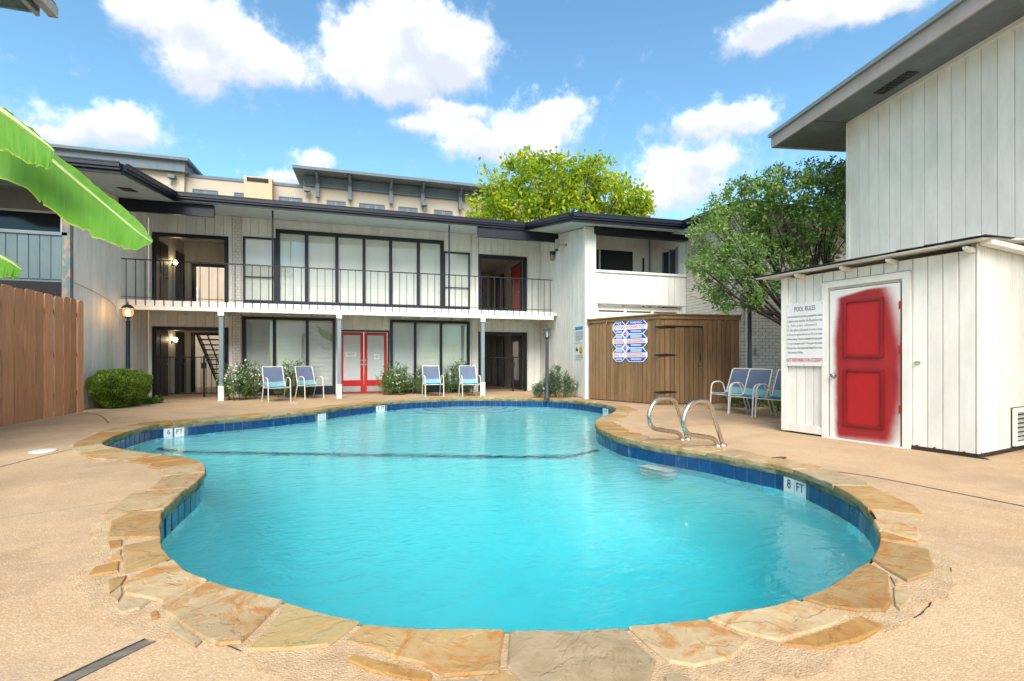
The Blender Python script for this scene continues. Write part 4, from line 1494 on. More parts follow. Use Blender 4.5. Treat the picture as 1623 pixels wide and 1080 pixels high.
MB().box(-.02, .075, -.03, .022, .03, 2.43).build('corner_board', WHITE_WORN, shed)
MB().box(.075, .64, -.024, .0, .03, .15).build('skirt_board', WHITE_WORN, shed)
# rotten foot of the boards
ROT = paint('rotten_wood', (.05, .035, .022), .95, .5)
m = MB()
x = 1.66
while x < SL + .01:
    w = rng.uniform(.02, .09)
    h = rng.uniform(.01, .075)
    m.add([(x, -.004, .0), (x + w, -.004, .0), (x + w * .7, -.004, h), (x + w * .25, -.004, h * .8), (x, .03, 0), (x + w, .03, 0), (x + w * .7, .03, h), (x + w * .25, .03, h * .8)],
          [(0, 1, 2, 3), (4, 7, 6, 5), (0, 3, 7, 4), (1, 5, 6, 2), (3, 2, 6, 7)])
    x += w * .85
y = 0
while y < 1.0:
    w = rng.uniform(.02, .09)
    h = rng.uniform(.01, .07)
    X = SL + .004
    m.add([(X, y, 0), (X, y + w, 0), (X, y + w * .7, h), (X, y + w * .25, h * .8)], [(0, 1, 2, 3)])
    y += w * .85
m.box(1.64, SL, .0, .04, .0, .05)
m.box(SL - .04, SL, .03, 1.6, .0, .05)
m.build('rotten_foot', ROT, shed)
# door, white with red sprayed over its panels


def sprayed_door():
    q = Nodes('white_door_sprayed_red')
    tc = q.n('ShaderNodeTexCoord')
    sp = q.n('ShaderNodeSeparateXYZ')
    q.l(tc.outputs['Object'], sp.inputs[0])
    wob = q.noise(1.8, 3, .5, tc.outputs['Object'])
    grit = q.noise(120, 2, .6, tc.outputs['Object'])
    wob2 = q.math('ADD', q.math('MULTIPLY', q.math('SUBTRACT', wob, .5), .08), q.math('MULTIPLY', q.math('SUBTRACT', grit, .5), .05))
    x, z = sp.outputs[0], sp.outputs[2]
    zz = q.math('DIVIDE', q.math('SUBTRACT', z, 1.0), 1.05)
    bow = q.math('MULTIPLY', q.math('MULTIPLY', zz, zz), .17)
    left = q.rng(q.math('ADD', q.math('SUBTRACT', x, q.math('MULTIPLY', bow, .3)), wob2), .735, .83, 0, 1, True)
    right = q.rng(q.math('ADD', q.math('ADD', x, bow), wob2), 1.54, 1.76, 1, 0, True)
    mz = q.rng(q.math('ADD', z, q.math('MULTIPLY', wob2, .6)), 2.10, 2.15, 1, 0, True)
    slope = q.rng(q.math('SUBTRACT', q.math('MULTIPLY', x, .20), z), -1.90, -1.85, 0, 1, True)
    mb = q.rng(q.math('ADD', z, wob2), -.02, .10, .55, 1, True)
    f = q.math('MULTIPLY', q.math('MULTIPLY', q.math('MULTIPLY', left, right), mz), q.math('MULTIPLY', mb, slope))
    patch = q.noise(5, 5, .6, tc.outputs['Object'])
    red = q.mix(q.rng(patch, .3, .7), (.27, .010, .014), (.36, .014, .016))
    c = q.mix(f, (.74, .73, .69), red)
    return q.fin(c, .45, q.bump(q.noise(70, 4, .6), .15, .004))


SPRAY = sprayed_door()
door = MB().box(.72, 1.60, -.012, .03, .015, 2.155).build('door', SPRAY, shed)
door['label'] = 'white door with red paint sprayed over its two panels'
PRED = paint('sprayed_red_panel', (.40, .012, .014), .42, .10, bump=.3)
for x0, x1, z0, z1 in ((.925, 1.412, 1.185, 1.985), (.925, 1.42, .215, 1.015)):
    p = MB().box(x0 + .03, x1 - .03, -.018, -.012, z0 + .03, z1 - .03).build('panel', PRED, door)
    frame_mesh(x0, x1, z0, z1, -.040, -.012, .030, bottom=.030).build('moulding', paint('moulding_red', (.25, .012, .014), .35, .35), p)
MB().lathe([(0, 0), (.03, .002), (.034, .012), (.012, .016), (.012, .04), (.03, .05), (.032, .066), (.018, .078), (0, .08)], 14)
kb = MB().tube([(.785, -.012, .915), (.785, -.02, .915), (.785, -.022, .915), (.785, -.05, .915), (.785, -.055, .915), (.785, -.075, .915), (.785, -.085, .915)], [.034, .034, .012, .012, .028, .032, .018], 14).build('knob', METAL, door)
for z in (1.86, 1.28, .5):
    MB().box(1.588, 1.612, -.02, -.01, z - .05, z + .05).build('hinge', PRED, door)
df = frame_mesh(.61, 1.715, .0, 2.285, -.03, .03, .085).build('door_frame', WHITE_WORN, shed)
MB().box(.70, 1.64, -.045, .04, .0, .015).build('threshold', WHITE_WORN, df)
hs = MB().box(1.755, 1.815, -.012, .0, 1.10, 1.125).tube([(1.785, -.012, 1.10), (1.785, -.03, 1.085)], .01, 6)
hs.build('hasp', STEELG, shed)
# low vent on the side
v = frame_mesh(.92, 1.5, .07, .54, 0, .035, .05, bottom=.05)
v.v = [(SL + y, x, z) for x, y, z in v.v]
v = v.build('vent', WHITE, shed)
for j in range(7):
    z = .14 + j * .055
    MB().add([(SL + .006, .97, z + .03), (SL + .006, 1.45, z + .03), (SL + .03, 1.45, z), (SL + .03, .97, z)], [(0, 1, 2, 3), (3, 2, 1, 0)]).build('slat', WHITE, v)
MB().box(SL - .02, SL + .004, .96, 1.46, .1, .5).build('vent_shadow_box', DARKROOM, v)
# roof: thin deck, rafter tails, curling shingle edge
sr = MB().slab([(-.32, -.24, 2.475), (SL + .12, -.24, 2.515), (SL + .12, 2.0, 2.74), (-.32, 2.0, 2.62)], .018).build('roof', WHITE_WORN, shed)
m = MB()
x = -.34
while x < SL + .1:
    w = rng.uniform(.18, .32)
    dz = rng.uniform(-.004, .008)
    z = 2.482 + (x + .32) / (SL + .44) * .04
    m.slab([(x, -.27 + rng.uniform(-.02, .015), z + .016 + dz), (min(x + w, SL + .15), -.27 + rng.uniform(-.02, .015), z + .018), (min(x + w, SL + .15), .5, z + .07), (x, .5, z + .07)], .013)
    x += w + .004
m.build('shingle_edge', paint('black_shingles', (.025, .026, .028), .95, .35, ((.42, .40, .36), .66, .74), bump=.7), sr)
for x in (.30, .95, 1.52, 2.30):
    MB().add([(x, .02, 2.452), (x, -.2, 2.452), (x, -.2, 2.425), (x, -.16, 2.405), (x, .02, 2.395), (x + .045, .02, 2.452), (x + .045, -.2, 2.452), (x + .045, -.2, 2.425), (x + .045, -.16, 2.405), (x + .045, .02, 2.395)], [(0, 1, 2, 3, 4), (9, 8, 7, 6, 5), (1, 6, 7, 2), (2, 7, 8, 3), (3, 8, 9, 4)]).build('rafter_tail', WHITE_WORN, sr)
MB().box(SL + .02, SL + .12, -.02, 1.9, 2.47, 2.53).build('side_eave', WHITE_WORN, sr)

# ---------------------------------------------------------------- the tall building behind the shed
ub = thing('apartment_building', 'tall white board-sided block with deep grey eaves rising behind the shed', 'building', (15.12, -9.77, 0), math.atan2(-2.87, -.5))
ZU = 5.745
m = MB()
m.box(0, 9.0, .0, .15, 0, ZU).box(0, .15, .15, 6, 0, ZU)
uw = m.build('wall', WHITE, ub)
planks(uw, WHITE_WORN, 'x', 0, -1, .03, 9.0, 2.3, ZU - .06, .215, th=.016, gap=.008, jit=.002)
MB().box(-.02, 9.0, -.05, -.0, ZU - .075, ZU - .002).build('frieze_board', WHITE, ub)
MB().box(-.03, .035, -.045, .02, 0, ZU - .075).build('corner_board', WHITE, ub)
ur = MB().slab([(-1.15, -.80, ZU + .26), (9.6, -.80, ZU + .26), (9.6, 6, ZU + 1.1), (-1.15, 6, ZU + 1.1)], .05).build('roof', ROOFING, ub)
MB().box(-1.12, 9.6, -.78, 6, ZU, ZU + .02).build('soffit', paint('dark_grey_soffit', (.17, .19, .19), .75, .18, ((.45, .52, .50), .71, .80)), ur)
FASC = paint('taupe_fascia', (.42, .37, .34), .6, .12)
m = MB().box(-1.16, 9.6, -.82, -.78, ZU - .03, ZU + .20)
m.build('fascia', FASC, ur)
MB().box(-1.16, -1.12, -.82, 6, ZU - .03, ZU + .20).build('fascia', FASC, ur)
MB().box(-1.19, 9.6, -.88, -.80, ZU + .20, ZU + .27).build('drip_edge', GREYPOST, ur)
MB().box(-1.19, -1.10, -.80, 6, ZU + .20, ZU + .27).build('drip_edge', GREYPOST, ur)
m = MB()
for j in range(9):
    m.box(1.0 + j * .075, 1.05 + j * .075, -.44, -.24, ZU - .012, ZU + .001)
m.build('soffit_vent', IRON, ur)
MB().box(-1.1, 9.5, -.415, -.405, ZU - .004, ZU + .001)
MB().box(-.005, .005, -.77, -.05, ZU - .006, ZU + .001).build('soffit_seam', IRON, ur)

# ---------------------------------------------------------------- eave of the building at the near left
nb_ = thing('apartment_building', 'corner of a dark soffited roof poking in at the upper edge', 'building', (0, -12, 0))
MB().box(-5, 1.25, -10.9, -10.4, 0, 5.5).build('wall', WHITE, nb_)
nr = MB().box(-6, 2.22, -11.2, -9.42, 5.50, 5.53).build('soffit', paint('dark_teal_soffit', (.10, .16, .16), .8, .3), nb_)
MB().box(2.16, 2.20, -11.2, -9.36, 5.47, 5.66).build('fascia', FASC, nb_)
MB().box(-6, 2.16, -9.42, -9.38, 5.49, 5.66).build('fascia', GREYPOST, nb_)
MB().box(2.26, 2.36, -11.2, -9.30, 5.52, 5.66).build('gutter', FASC, nb_)
MB().slab([(2.34, -9.3, 5.70), (-6, -9.3, 6.3), (-6, -11.2, 6.3), (2.34, -11.2, 5.70)], .03).build('roof', ROOFING, nb_)

# ---------------------------------------------------------------- far apartment block above the roofs
ap = thing('apartment_building', 'beige stucco apartment block with slate parapets beyond the roof', 'building', (0, 26, 0))
STUCCO = paint('beige_stucco', (.47, .41, .33), .85, .08, stretch=(.3, .3, .3))
SLATE = paint('slate_blue_trim', (.11, .15, .18), .6, .12)
MB().box(-30, 24, 25, 38, 0, 14.9).build('wall', STUCCO, ap)
for x0, x1, y0 in ((-26, -7.0, 24.7), (1.2, 24, 24.9)):
    MB().box(x0, x1, y0, 37, 12, 15.4).build('wall', STUCCO, ap)
MB().box(-7.0, 1.3, 24.92, 25.3, 14.9, 15.12).build('coping', SLATE, ap)
par = MB().box(-26.2, -6.8, 24.2, 37, 15.0, 15.75).build('parapet', SLATE, ap)
MB().box(-26.5, -6.5, 23.9, 37, 15.75, 15.95).build('cornice', SLATE, par)
par = MB().slab([(.6, 23.3, 16.05), (24, 23.3, 16.05), (24, 37, 16.5), (.6, 37, 16.5)], .22).build('canopy_roof', SLATE, ap)
MB().box(1.3, 24, 24.7, 25.0, 15.0, 15.82).build('frieze', SLATE, ap)
for x in (2.30, 4.75, 8.0, 10.6, 13.8, 17.5):
    MB().box(x - .14, x + .14, 24.4, 24.72, 14.1, 15.8).beam((x, 24.5, 15.2), (x, 23.5, 15.8), .14, .16).build('bracket', SLATE, ap)
PANEA = paint('blue_grey_pane', (.14, .18, .22), .1, .2, bump=0)
for x0, x1, n in ((-12.4, -11.2, 2), (-9.36, -8.3, 1), (-6.55, -4.85, 2), (-3.75, -3.0, 1), (-.6, 1.1, 2), (2.95, 4.4, 2), (5.45, 7.5, 3), (8.6, 10.2, 2), (11.6, 13.2, 2), (14.6, 16.2, 2)):
    y = 24.6 if x0 < -7 else (25 if x0 < 1.2 else 24.9)
    f_ = frame_mesh(x0, x1, 12.6, 14.05, y - .06, y + .02, .07, [(x0 + (x1 - x0) * (i + 1) / n, .08) for i in range(n - 1)], bottom=.07).build('window', SLATE, ap)
    for i in range(n):
        a, b = x0 + (x1 - x0) * i / n, x0 + (x1 - x0) * (i + 1) / n
        MB().box(a + .09, b - .09, y - .03, y - .01, 12.7, 13.95).build('pane', PANEA, f_)
cb = MB().box(-2.9, -.95, 24.2, 25, 12, 15.15).build('stair_tower', paint('peach_stucco', (.58, .42, .28), .85, .08), ap)
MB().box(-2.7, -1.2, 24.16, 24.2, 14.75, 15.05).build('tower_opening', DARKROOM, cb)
for x, z in ((-7.7, 14.55), (1.55, 14.5), (10.75, 14.2)):
    MB().box(x - .22, x + .22, 24.2, 24.6, z - .06, z + .18).tube([(x, 24.4, z - .6), (x, 24.4, z)], .06, 6).build('floodlight', SLATE, ap)


# ================================================================ fences
CEDAR = wood('cedar_pickets', (.74, .37, .19), (.46, .20, .095), .75)
fen = thing('picket_fence', 'tall cedar picket fence running along the deck beside the clipped hedge', 'fence', (.25, -6, 0))
y = -4.22
k = 0
while y > -9.2:
    w = [.19, .21, .21, .24, .25, .22, .25, .24, .28, .15][k % 10]
    h = 2.40 + rng.uniform(-.02, .015)
    x = .24 + rng.uniform(-.012, .012)
    c = .035
    m = MB()
    m.add([(-.011, -w / 2, 0), (-.011, w / 2, 0), (-.011, w / 2, h - c), (-.011, w / 2 - c, h), (-.011, -w / 2 + c, h), (-.011, -w / 2, h - c),
           (.011, -w / 2, 0), (.011, w / 2, 0), (.011, w / 2, h - c), (.011, w / 2 - c, h), (.011, -w / 2 + c, h), (.011, -w / 2, h - c)],
          [(0, 1, 2, 3, 4, 5), (11, 10, 9, 8, 7, 6)] + [(i, i + 6, (i + 1) % 6 + 6, (i + 1) % 6) for i in range(6)])
    link('picket', m.mesh('picket', CEDAR), fen, Vector((x, y - w / 2, .02)) - rootoff(fen), (0, 0, rng.uniform(-.02, .02)))
    y -= w + .042
    k += 1
for z in (.4, 1.2, 2.05):
    MB().box(.17, .222, -9.2, -4.26, z, z + .09).build('rail', CEDAR, fen)

BROWN = wood('brown_stained_boards', (.30, .18, .088), (.165, .092, .042), .7)
enc = thing('wooden_enclosure', 'brown stained board enclosure with a gate, standing against the white wing', 'fence', (13.2, -5.5, 0))
P0, P1, P2 = np.array((12.27, -4.15)), np.array((13.247, -6.236)), np.array((15.52, -6.42))
for a, b, n in ((P0, P1, 18), (P1, P2, 17)):
    d = (b - a) / np.linalg.norm(b - a)
    L = np.linalg.norm(b - a)
    rz = math.atan2(d[1], d[0])
    w = L / n
    for i in range(n):
        c = a + d * (i + .5) * w
        gate = (n == 17 and 0 < i < 9)
        z0, z1 = (.09, 2.00) if gate else (.03, 2.19)
        nn = np.array((d[1], -d[0])) * rng.uniform(-.008, .008)
        if gate:
            continue
        piece('board', enc, (*(c + nn), (z0 + z1) / 2), (w - .013, .022, z1 - z0), BROWN, rz=rz, ch=.004)
    mid = (a + b) / 2
    nrm = np.array((d[1], -d[0]))
    q_ = mid + nrm * .016
    piece('cap_board', enc, (*q_, 2.235), (L + .03, .055, .10), BROWN, rz=rz)
    piece('cap_plate', enc, (*(mid + nrm * .01), 2.297), (L + .06, .13, .03), BROWN, rz=rz)
    piece('gap_backing', enc, (*(mid - nrm * (.026 if n == 18 else .075)), 1.12), (L - .06, .012, 2.08), BROWN, rz=rz)  # added panel that stops light showing through the gaps between boards
    piece('base_board', enc, (*(mid - nrm * .052), .10), (L, .03, .16), BROWN, rz=rz)
d = (P2 - P1) / np.linalg.norm(P2 - P1)
nrm = np.array((d[1], -d[0]))
rzg = math.atan2(d[1], d[0])
w = np.linalg.norm(P2 - P1) / 17
gt = MB().box(0, .01, 0, .01, 0, .01)
gc = P1 + d * w * 5
gate = piece('gate', enc, (*(gc - nrm * .03), 1.0), (w * 8 - .03, .04, 1.75), BROWN, rz=rzg)
OFFG = Vector((gc[0] - nrm[0] * .03, gc[1] - nrm[1] * .03, 1.0))


def gate_piece(name, c, dim, mat, **kw):
    # local to the gate board itself
    o = piece(name, gate, (0, 0, 0), dim, mat, **kw)
    o.location = c
    return o


for i in range(8):
    gate_piece('board', ((i - 3.5) * w, -.032 - rng.uniform(0, .004), rng.uniform(-.01, .01)), (w - .013, .022, 1.93), BROWN, ch=.004)
piece('lintel_board', enc, (*gc, 2.10), (w * 8, .02, .17), BROWN, rz=rzg)
for z in (.97, .26, -.68):
    m = MB()
    m.add([(-.36, -.05, z + .035), (-.36, -.05, z - .035), (-.10, -.05, z - .02), (-.02, -.05, z), (-.10, -.05, z + .02),
           (-.62, -.05, z - .02), (-.70, -.05, z), (-.62, -.05, z + .02)], [(0, 7, 6, 5, 1, 2, 3, 4)])
    m.v = [(x - .17, yy, zz) for x, yy, zz in m.v]
    k = len(m.v)
    m.v += [(x, yy + .008, zz) for x, yy, zz in m.v]
    m.f += [(a, b, b + k, a + k) for a, b in zip((0, 7, 6, 5, 1, 2, 3, 4), (7, 6, 5, 1, 2, 3, 4, 0))]
    o = link('strap_hinge', m.mesh('strap_hinge', IRON), gate)
MB_ = MB().tube([(.44, -.05, .28), (.44, -.075, .24), (.44, -.075, .16), (.44, -.05, .12)], .012, 6)
link('pull_handle', MB_.mesh('pull_handle', IRON), gate)
link('knob', MB().tube([(.42, -.045, .02), (.42, -.09, .02)], [.03, .026], 10).mesh('knob', METAL), gate)

# ================================================================ chairs
SLING_A = paint('slate_blue_sling', (.115, .145, .225), .75, .12, bump=.3)
SLING_B = paint('aqua_sling_band', (.20, .40, .41), .75, .10, bump=.3)
SLING_C = paint('teal_blue_sling', (.035, .12, .22), .75, .12, bump=.3)
CHAIRW = paint('cream_powder_coat', (.70, .68, .62), .35, .08)


def make_chair(label, group):
    """Stacking sling chair; it faces local -y."""
    t = thing('patio_chair', label, 'chair', group=group, world_coords=False)
    W = .27
    for s in (-1, 1):
        x = s * .285
        pts = catmull([(x, -.27, 0), (x, -.24, .40), (x, -.22, .56), (x, -.16, .635), (x, .0, .65), (x, .09, .61), (x, .15, .48), (x * .98, .33, 0)], .05, False)
        MB().tube(pts, .0145, 8).build('leg_and_arm_tube', CHAIRW, t, True)
        pts = catmull([(s * W, -.255, .385), (s * W, -.23, .405), (s * W, -.05, .385), (s * W, .13, .385), (s * W, .19, .42), (s * W, .25, .58), (s * W * .97, .36, .90), (s * W * .95, .385, .94)], .05, False)
        MB().tube(pts, .0125, 8).build('side_rail', CHAIRW, t, True)
        MB().lathe([(.017, 0), (.018, .03)], 8, (x, -.27, 0)).build('foot_cap', CHAIRW, t)
    MB().tube([(-W * .95, .385, .94), (0, .392, .945), (W * .95, .385, .94)], .0125, 8).build('top_rail', CHAIRW, t, True)
    MB().tube([(-.285, -.235, .375), (.285, -.235, .375)], .011, 8).build('cross_bar', CHAIRW, t, True)
    MB().tube([(-.28, .17, .375), (.28, .17, .375)], .011, 8).build('cross_bar', CHAIRW, t, True)

    def sling(prof, mat, name):
        prof = catmull(prof, .04, False)
        nx = 6
        m = MB()
        for (yy, zz) in prof:
            for i in range(nx + 1):
                u = -1 + 2 * i / nx
                m.v.append((u * (W - .006), yy + .006 * (1 - u * u), zz - .018 * (1 - u * u)))
        for j in range(len(prof) - 1):
            for i in range(nx):
                a = j * (nx + 1) + i
                m.f.append((a, a + 1, a + nx + 2, a + nx + 1))
        m.build(name, mat, t, True)

    sling([(-.25, .395), (-.22, .408), (-.05, .39), (.08, .385), (.14, .395), (.175, .412)], SLING_C, 'seat_sling')
    sling([(.175, .412), (.20, .45), (.235, .545)], SLING_B, 'lower_back_band')
    sling([(.235, .545), (.25, .585), (.30, .73), (.36, .90), (.383, .938)], SLING_A, 'back_sling')
    return t


GC = 'sling patio chairs around the pool'
chairs = [((3.76, -2.34, 0), -64, 'blue sling chair in front of the flowering bushes, farthest from the red door'),
          ((4.52, -1.53, 0), -56, 'blue sling chair between the oleander and the slate post by the red doors'),
          ((8.11, -1.70, 0), -86, 'blue sling chair between two bushes, nearer the red doors'),
          ((9.21, -2.05, 0), -89, 'blue sling chair beside the post in front of the dark gated passage'),
          ((13.85, -7.98, 0), -176, 'blue sling chair by the wooden enclosure, first of the row of three'),
          ((13.74, -8.68, 0), -170, 'blue sling chair in the middle of the row beside the shed'),
          ((13.86, -9.30, 0), -172, 'blue sling chair nearest the shed corner, partly hidden by it')]
proto = None
for loc, hd, lab in chairs:
    rz = R(hd + 90)
    if proto is None:
        proto = make_chair(lab, GC)
        proto.location, proto.rotation_euler = loc, (0, 0, rz)
    else:
        copy_thing(proto, loc, rz, lab)

# ================================================================ pool grab rails
RAIL = None


def rail_material():
    q = Nodes('stainless_grab_rail')
    n = q.noise(20, 4, .6)
    return q.fin((.60, .55, .48), q.rng(n, .3, .7, .16, .32), None, Metallic=1.0)


RAIL = rail_material()
for (bx, by), lab in (((10.575, -10.95), 'curved steel grab rail of the pool ladder, farther from the camera'), ((10.72, -11.50), 'curved steel grab rail of the pool ladder, nearer the red shed door')):
    wv = Vector((-.97, -.24, 0)).normalized()
    g = thing('grab_rail', lab, 'grab rail', (bx, by, 0), group='pool ladder rails')
    prof = [(.0, .0), (.075, .20), (.15, .40), (.20, .535), (.25, .605), (.33, .635), (.44, .635), (.54, .60), (.61, .52), (.645, .42), (.64, .32), (.60, .245), (.53, .20), (.42, .175), (.32, .152), (.22, .13), (.15, .10), (.11, .05), (.095, .0)]
    pts = catmull([(bx + wv.x * t * 1.2, by + wv.y * t * 1.2, z * .96) for t, z in prof], .035, False)
    MB().tube(pts, .029, 12).build('rail', RAIL, g, True)
    for t in (0, .114):
        MB().lathe([(.055, .0), (.05, .012), (.032, .022)], 14, (bx + wv.x * t, by + wv.y * t, .002)).build('escutcheon', RAIL, g)

# ================================================================ lamps
LAMPGLASS = glassmat('clear_lamp_glass', (.95, .93, .88))
LAMPBLUE = paint('navy_lamp_post', (.014, .022, .045), .4, .3)
LAMPGREY = paint('slate_lamp_post', (.045, .06, .07), .45, .25)


def amber_glass():
    """Amber pane of the lit lantern: seen through, and itself aglow."""
    m_ = glassmat('amber_lamp_glass', (1.0, .72, .42))
    nt = m_.node_tree
    out = [n for n in nt.nodes if n.type == 'OUTPUT_MATERIAL'][0]
    src = out.inputs['Surface'].links[0].from_socket
    em = nt.nodes.new('ShaderNodeEmission')
    em.inputs['Color'].default_value = (1.0, .42, .13, 1)
    em.inputs['Strength'].default_value = .22
    ad = nt.nodes.new('ShaderNodeAddShader')
    nt.links.new(src, ad.inputs[0])
    nt.links.new(em.outputs[0], ad.inputs[1])
    nt.links.new(ad.outputs[0], out.inputs['Surface'])
    return m_


def lamp_post(loc, h, label, mat, lit, lantern=True):
    t = thing('lamp_post', label, 'lamp post', (*loc, 0), group='lamp posts around the deck')
    x, y = loc
    MB().lathe([(.075, 0), (.075, .05), (.05, .09), (.046, h - .42), (.05, h - .42), (.05, h - .38), (.025, h - .36), (.02, h - .33), (.045, h - .31)], 14, (x, y, 0)).build('post', mat, t, True)
    z = h - .31
    MB().lathe([(.05, 0), (.085, .025), (.09, .035)], 12, (x, y, z)).build('lantern_base', mat, t)
    MB().lathe([(.125, .25), (.135, .262), (.09, .32), (.03, .345), (.012, .36), (.018, .385), (.008, .41), (.003, .46)], 12, (x, y, z)).build('lantern_roof', mat, t, True)
    n = 8
    for i in range(n):
        a = 2 * math.pi * i / n
        MB().tube([(x + r_ * math.cos(a), y + r_ * math.sin(a), z + zz) for r_, zz in ((.085, .03), (.118, .09), (.125, .16), (.118, .252))], .005, 5).build('lantern_rib', mat, t)
    gl = MB().lathe([(.080, .032), (.112, .09), (.119, .16), (.112, .25)], 16, (x, y, z))
    gl.f = gl.f[:-2]
    gl.build('lantern_glass', amber_glass() if lit else LAMPGLASS, t, True)
    if lit:
        for s in (-1, 1):
            MB().lathe([(.004, .06), (.020, .09), (.026, .13), (.016, .18), (.003, .21)], 10, (x + .035 * s, y - .01 * s, z)).build('bulb', glow('warm_bulb', (1.0, .72, .36), 14), t, True)
        pd = bpy.data.lights.new('lamp_light', 'POINT')
        pd.energy = 3
        pd.color = (1, .68, .36)
        pd.shadow_soft_size = .05
        lo = bpy.data.objects.new('lamp_light', pd)
        COL.objects.link(lo)
        lo.parent = t
        lo.location = (0, 0, z + .14)
    else:
        MB().lathe([(.012, .03), (.012, .08), (.028, .12), (.02, .19), (.003, .21)], 10, (x, y, z)).build('bulb', paint('white_bulb', (.8, .8, .78), .3, .03), t, True)
    return t


lamp_post((.36, -2.45), 2.50, 'lit amber lantern on a navy post behind the clipped hedge', LAMPBLUE, True)
lamp_post((11.15, -3.72), 2.06, 'unlit lantern on a slate post beside the bush at the white wing', LAMPGREY, False)
lamp_post((14.62, -7.75), 2.95, 'navy lamp post rising into the dark tree behind the chairs', LAMPBLUE, False)


def sconce(loc, axis, label):
    """Small lit wall light: backplate, arm and glowing globe."""
    t = thing('wall_light', label, 'wall light', loc, group='lit passage lights')
    x, y, z = loc
    MB().tube([(x, y, z), (x + .03 * axis, y, z)], .05, 10).build('backplate', IRON, t)
    MB().tube([(x + .02 * axis, y, z - .02), (x + .10 * axis, y, z - .02), (x + .11 * axis, y, z + .02)], .012, 6).build('arm', IRON, t)
    MB().lathe([(.01, 0), (.05, .03), (.06, .08), (.045, .13), (.01, .15)], 12, (x + .11 * axis, y, z + .0)).build('globe', glow('passage_globe', (1.0, .80, .48), 9), t, True)
    pd = bpy.data.lights.new('lamp_light', 'POINT')
    pd.energy = .7
    pd.color = (1, .78, .5)
    pd.shadow_soft_size = .06
    lo = bpy.data.objects.new('lamp_light', pd)
    COL.objects.link(lo)
    lo.parent = t
    lo.location = (.24 * axis, 0, .08)


sconce((.02, 1.40, 1.72), 1, 'glowing wall light between dark doors in the lower passage')
sconce((.02, 1.40, 4.25), 1, 'glowing wall light between dark doors in the upper passage')
wl = thing('wall_light', 'unlit curved-arm wall lamp in the upper passage beside the red door', 'wall light', (10.9, 5.36, 4.3))
MB().tube(catmull([(11.2, 5.38, 4.55), (11.2, 5.2, 4.62), (11.2, 5.05, 4.58), (11.2, 5.0, 4.45)], .05, False), .018, 6).lathe([(.03, .14), (.10, .0)], 10, (11.2, 5.0, 4.32)).build('arm_and_shade', IRON, wl)

# ================================================================ gates
def iron_gate(x0, x1, y, h, label, n, latch):
    t = thing('iron_gate', label, 'gate', ((x0 + x1) / 2, y, 0), group='iron passage gates')
    for z in (h, .12):
        MB().beam((x0, y, z), (x1, y, z), .03, .03).build('rail', IRON, t)
    for x in (x0, x1, latch):
        piece('post', t, (x, y, h / 2 + .02), (.05, .05, h + .04), IRON)
    for i in range(n):
        x = x0 + (x1 - x0) * (i + .5) / n
        piece('bar', t, (x, y, (h + .12) / 2), (.014, .014, h - .12), IRON)
    MB().box(latch - .06, latch + .06, y - .03, y + .03, h * .72, h * .86).build('latch_box', IRON, t)


iron_gate(.14, 1.92, -.12, 1.22, 'black iron gate across the lower passage beside the stair', 13, 1.38)
iron_gate(9.98, 11.68, -.12, 1.22, 'black iron gate across the lower passage beside the slate lamp post', 13, 11.2)

# ================================================================ wall fittings of the right wing
cc = thing('security_camera', 'white bullet security camera under the eave of the wing', 'security camera', (12.280, -2.330, 4.880))
MB().tube([(12.080, -2.230, 5.040), (12.010, -2.310, 4.700)], .075, 10).build('housing', paint('cream_plastic', (.48, .44, .37), .45, .08), cc)
MB().tube([(12.013, -2.306, 4.72), (12.005, -2.315, 4.67)], .060, 10).build('lens', IRON, cc)
MB().tube([(12.280, -2.510, 4.830), (12.160, -2.430, 4.840), (12.050, -2.230, 4.890)], .016, 8).build('bracket', GREYPOST, cc)
MB().tube([(12.280, -2.510, 4.830), (12.260, -2.510, 4.830)], .05, 12).build('mount', GREYPOST, cc)
jl = thing('wall_light', 'jelly-jar wall light with amber glass under the eave near the security camera', 'wall light', (12.280, -1.520, 4.750))
MB().lathe([(.085, .10), (.085, .22), (.03, .24)], 14, (12.170, -1.520, 4.600)).build('cap', IRON, jl)
MB().lathe([(.02, -.10), (.07, -.07), (.08, .0), (.08, .10)], 14, (12.170, -1.520, 4.600)).build('jar', paint('amber_jar_glass', (.32, .24, .09), .12, .1), jl, True)
MB().box(12.210, 12.280, -1.560, -1.480, 4.710, 4.830).build('mount', IRON, jl)
MB().tube([(12.265, -1.490, 4.830), (12.270, -1.510, 5.3)], .008, 6).build('wire', GREYPOST, jl)

BLUEINK = paint('blue_print', (.012, .09, .42), .45, .1, bump=0)
CYANINK = paint('cyan_print', (.02, .30, .48), .45, .1, bump=0)
REDINK = paint('red_print', (.55, .03, .03), .45, .1, bump=0)
GREYINK = paint('grey_print', (.25, .26, .28), .6, .1, bump=0)
YELLOW = paint('yellow_print', (.80, .48, .03), .5, .1, bump=0)
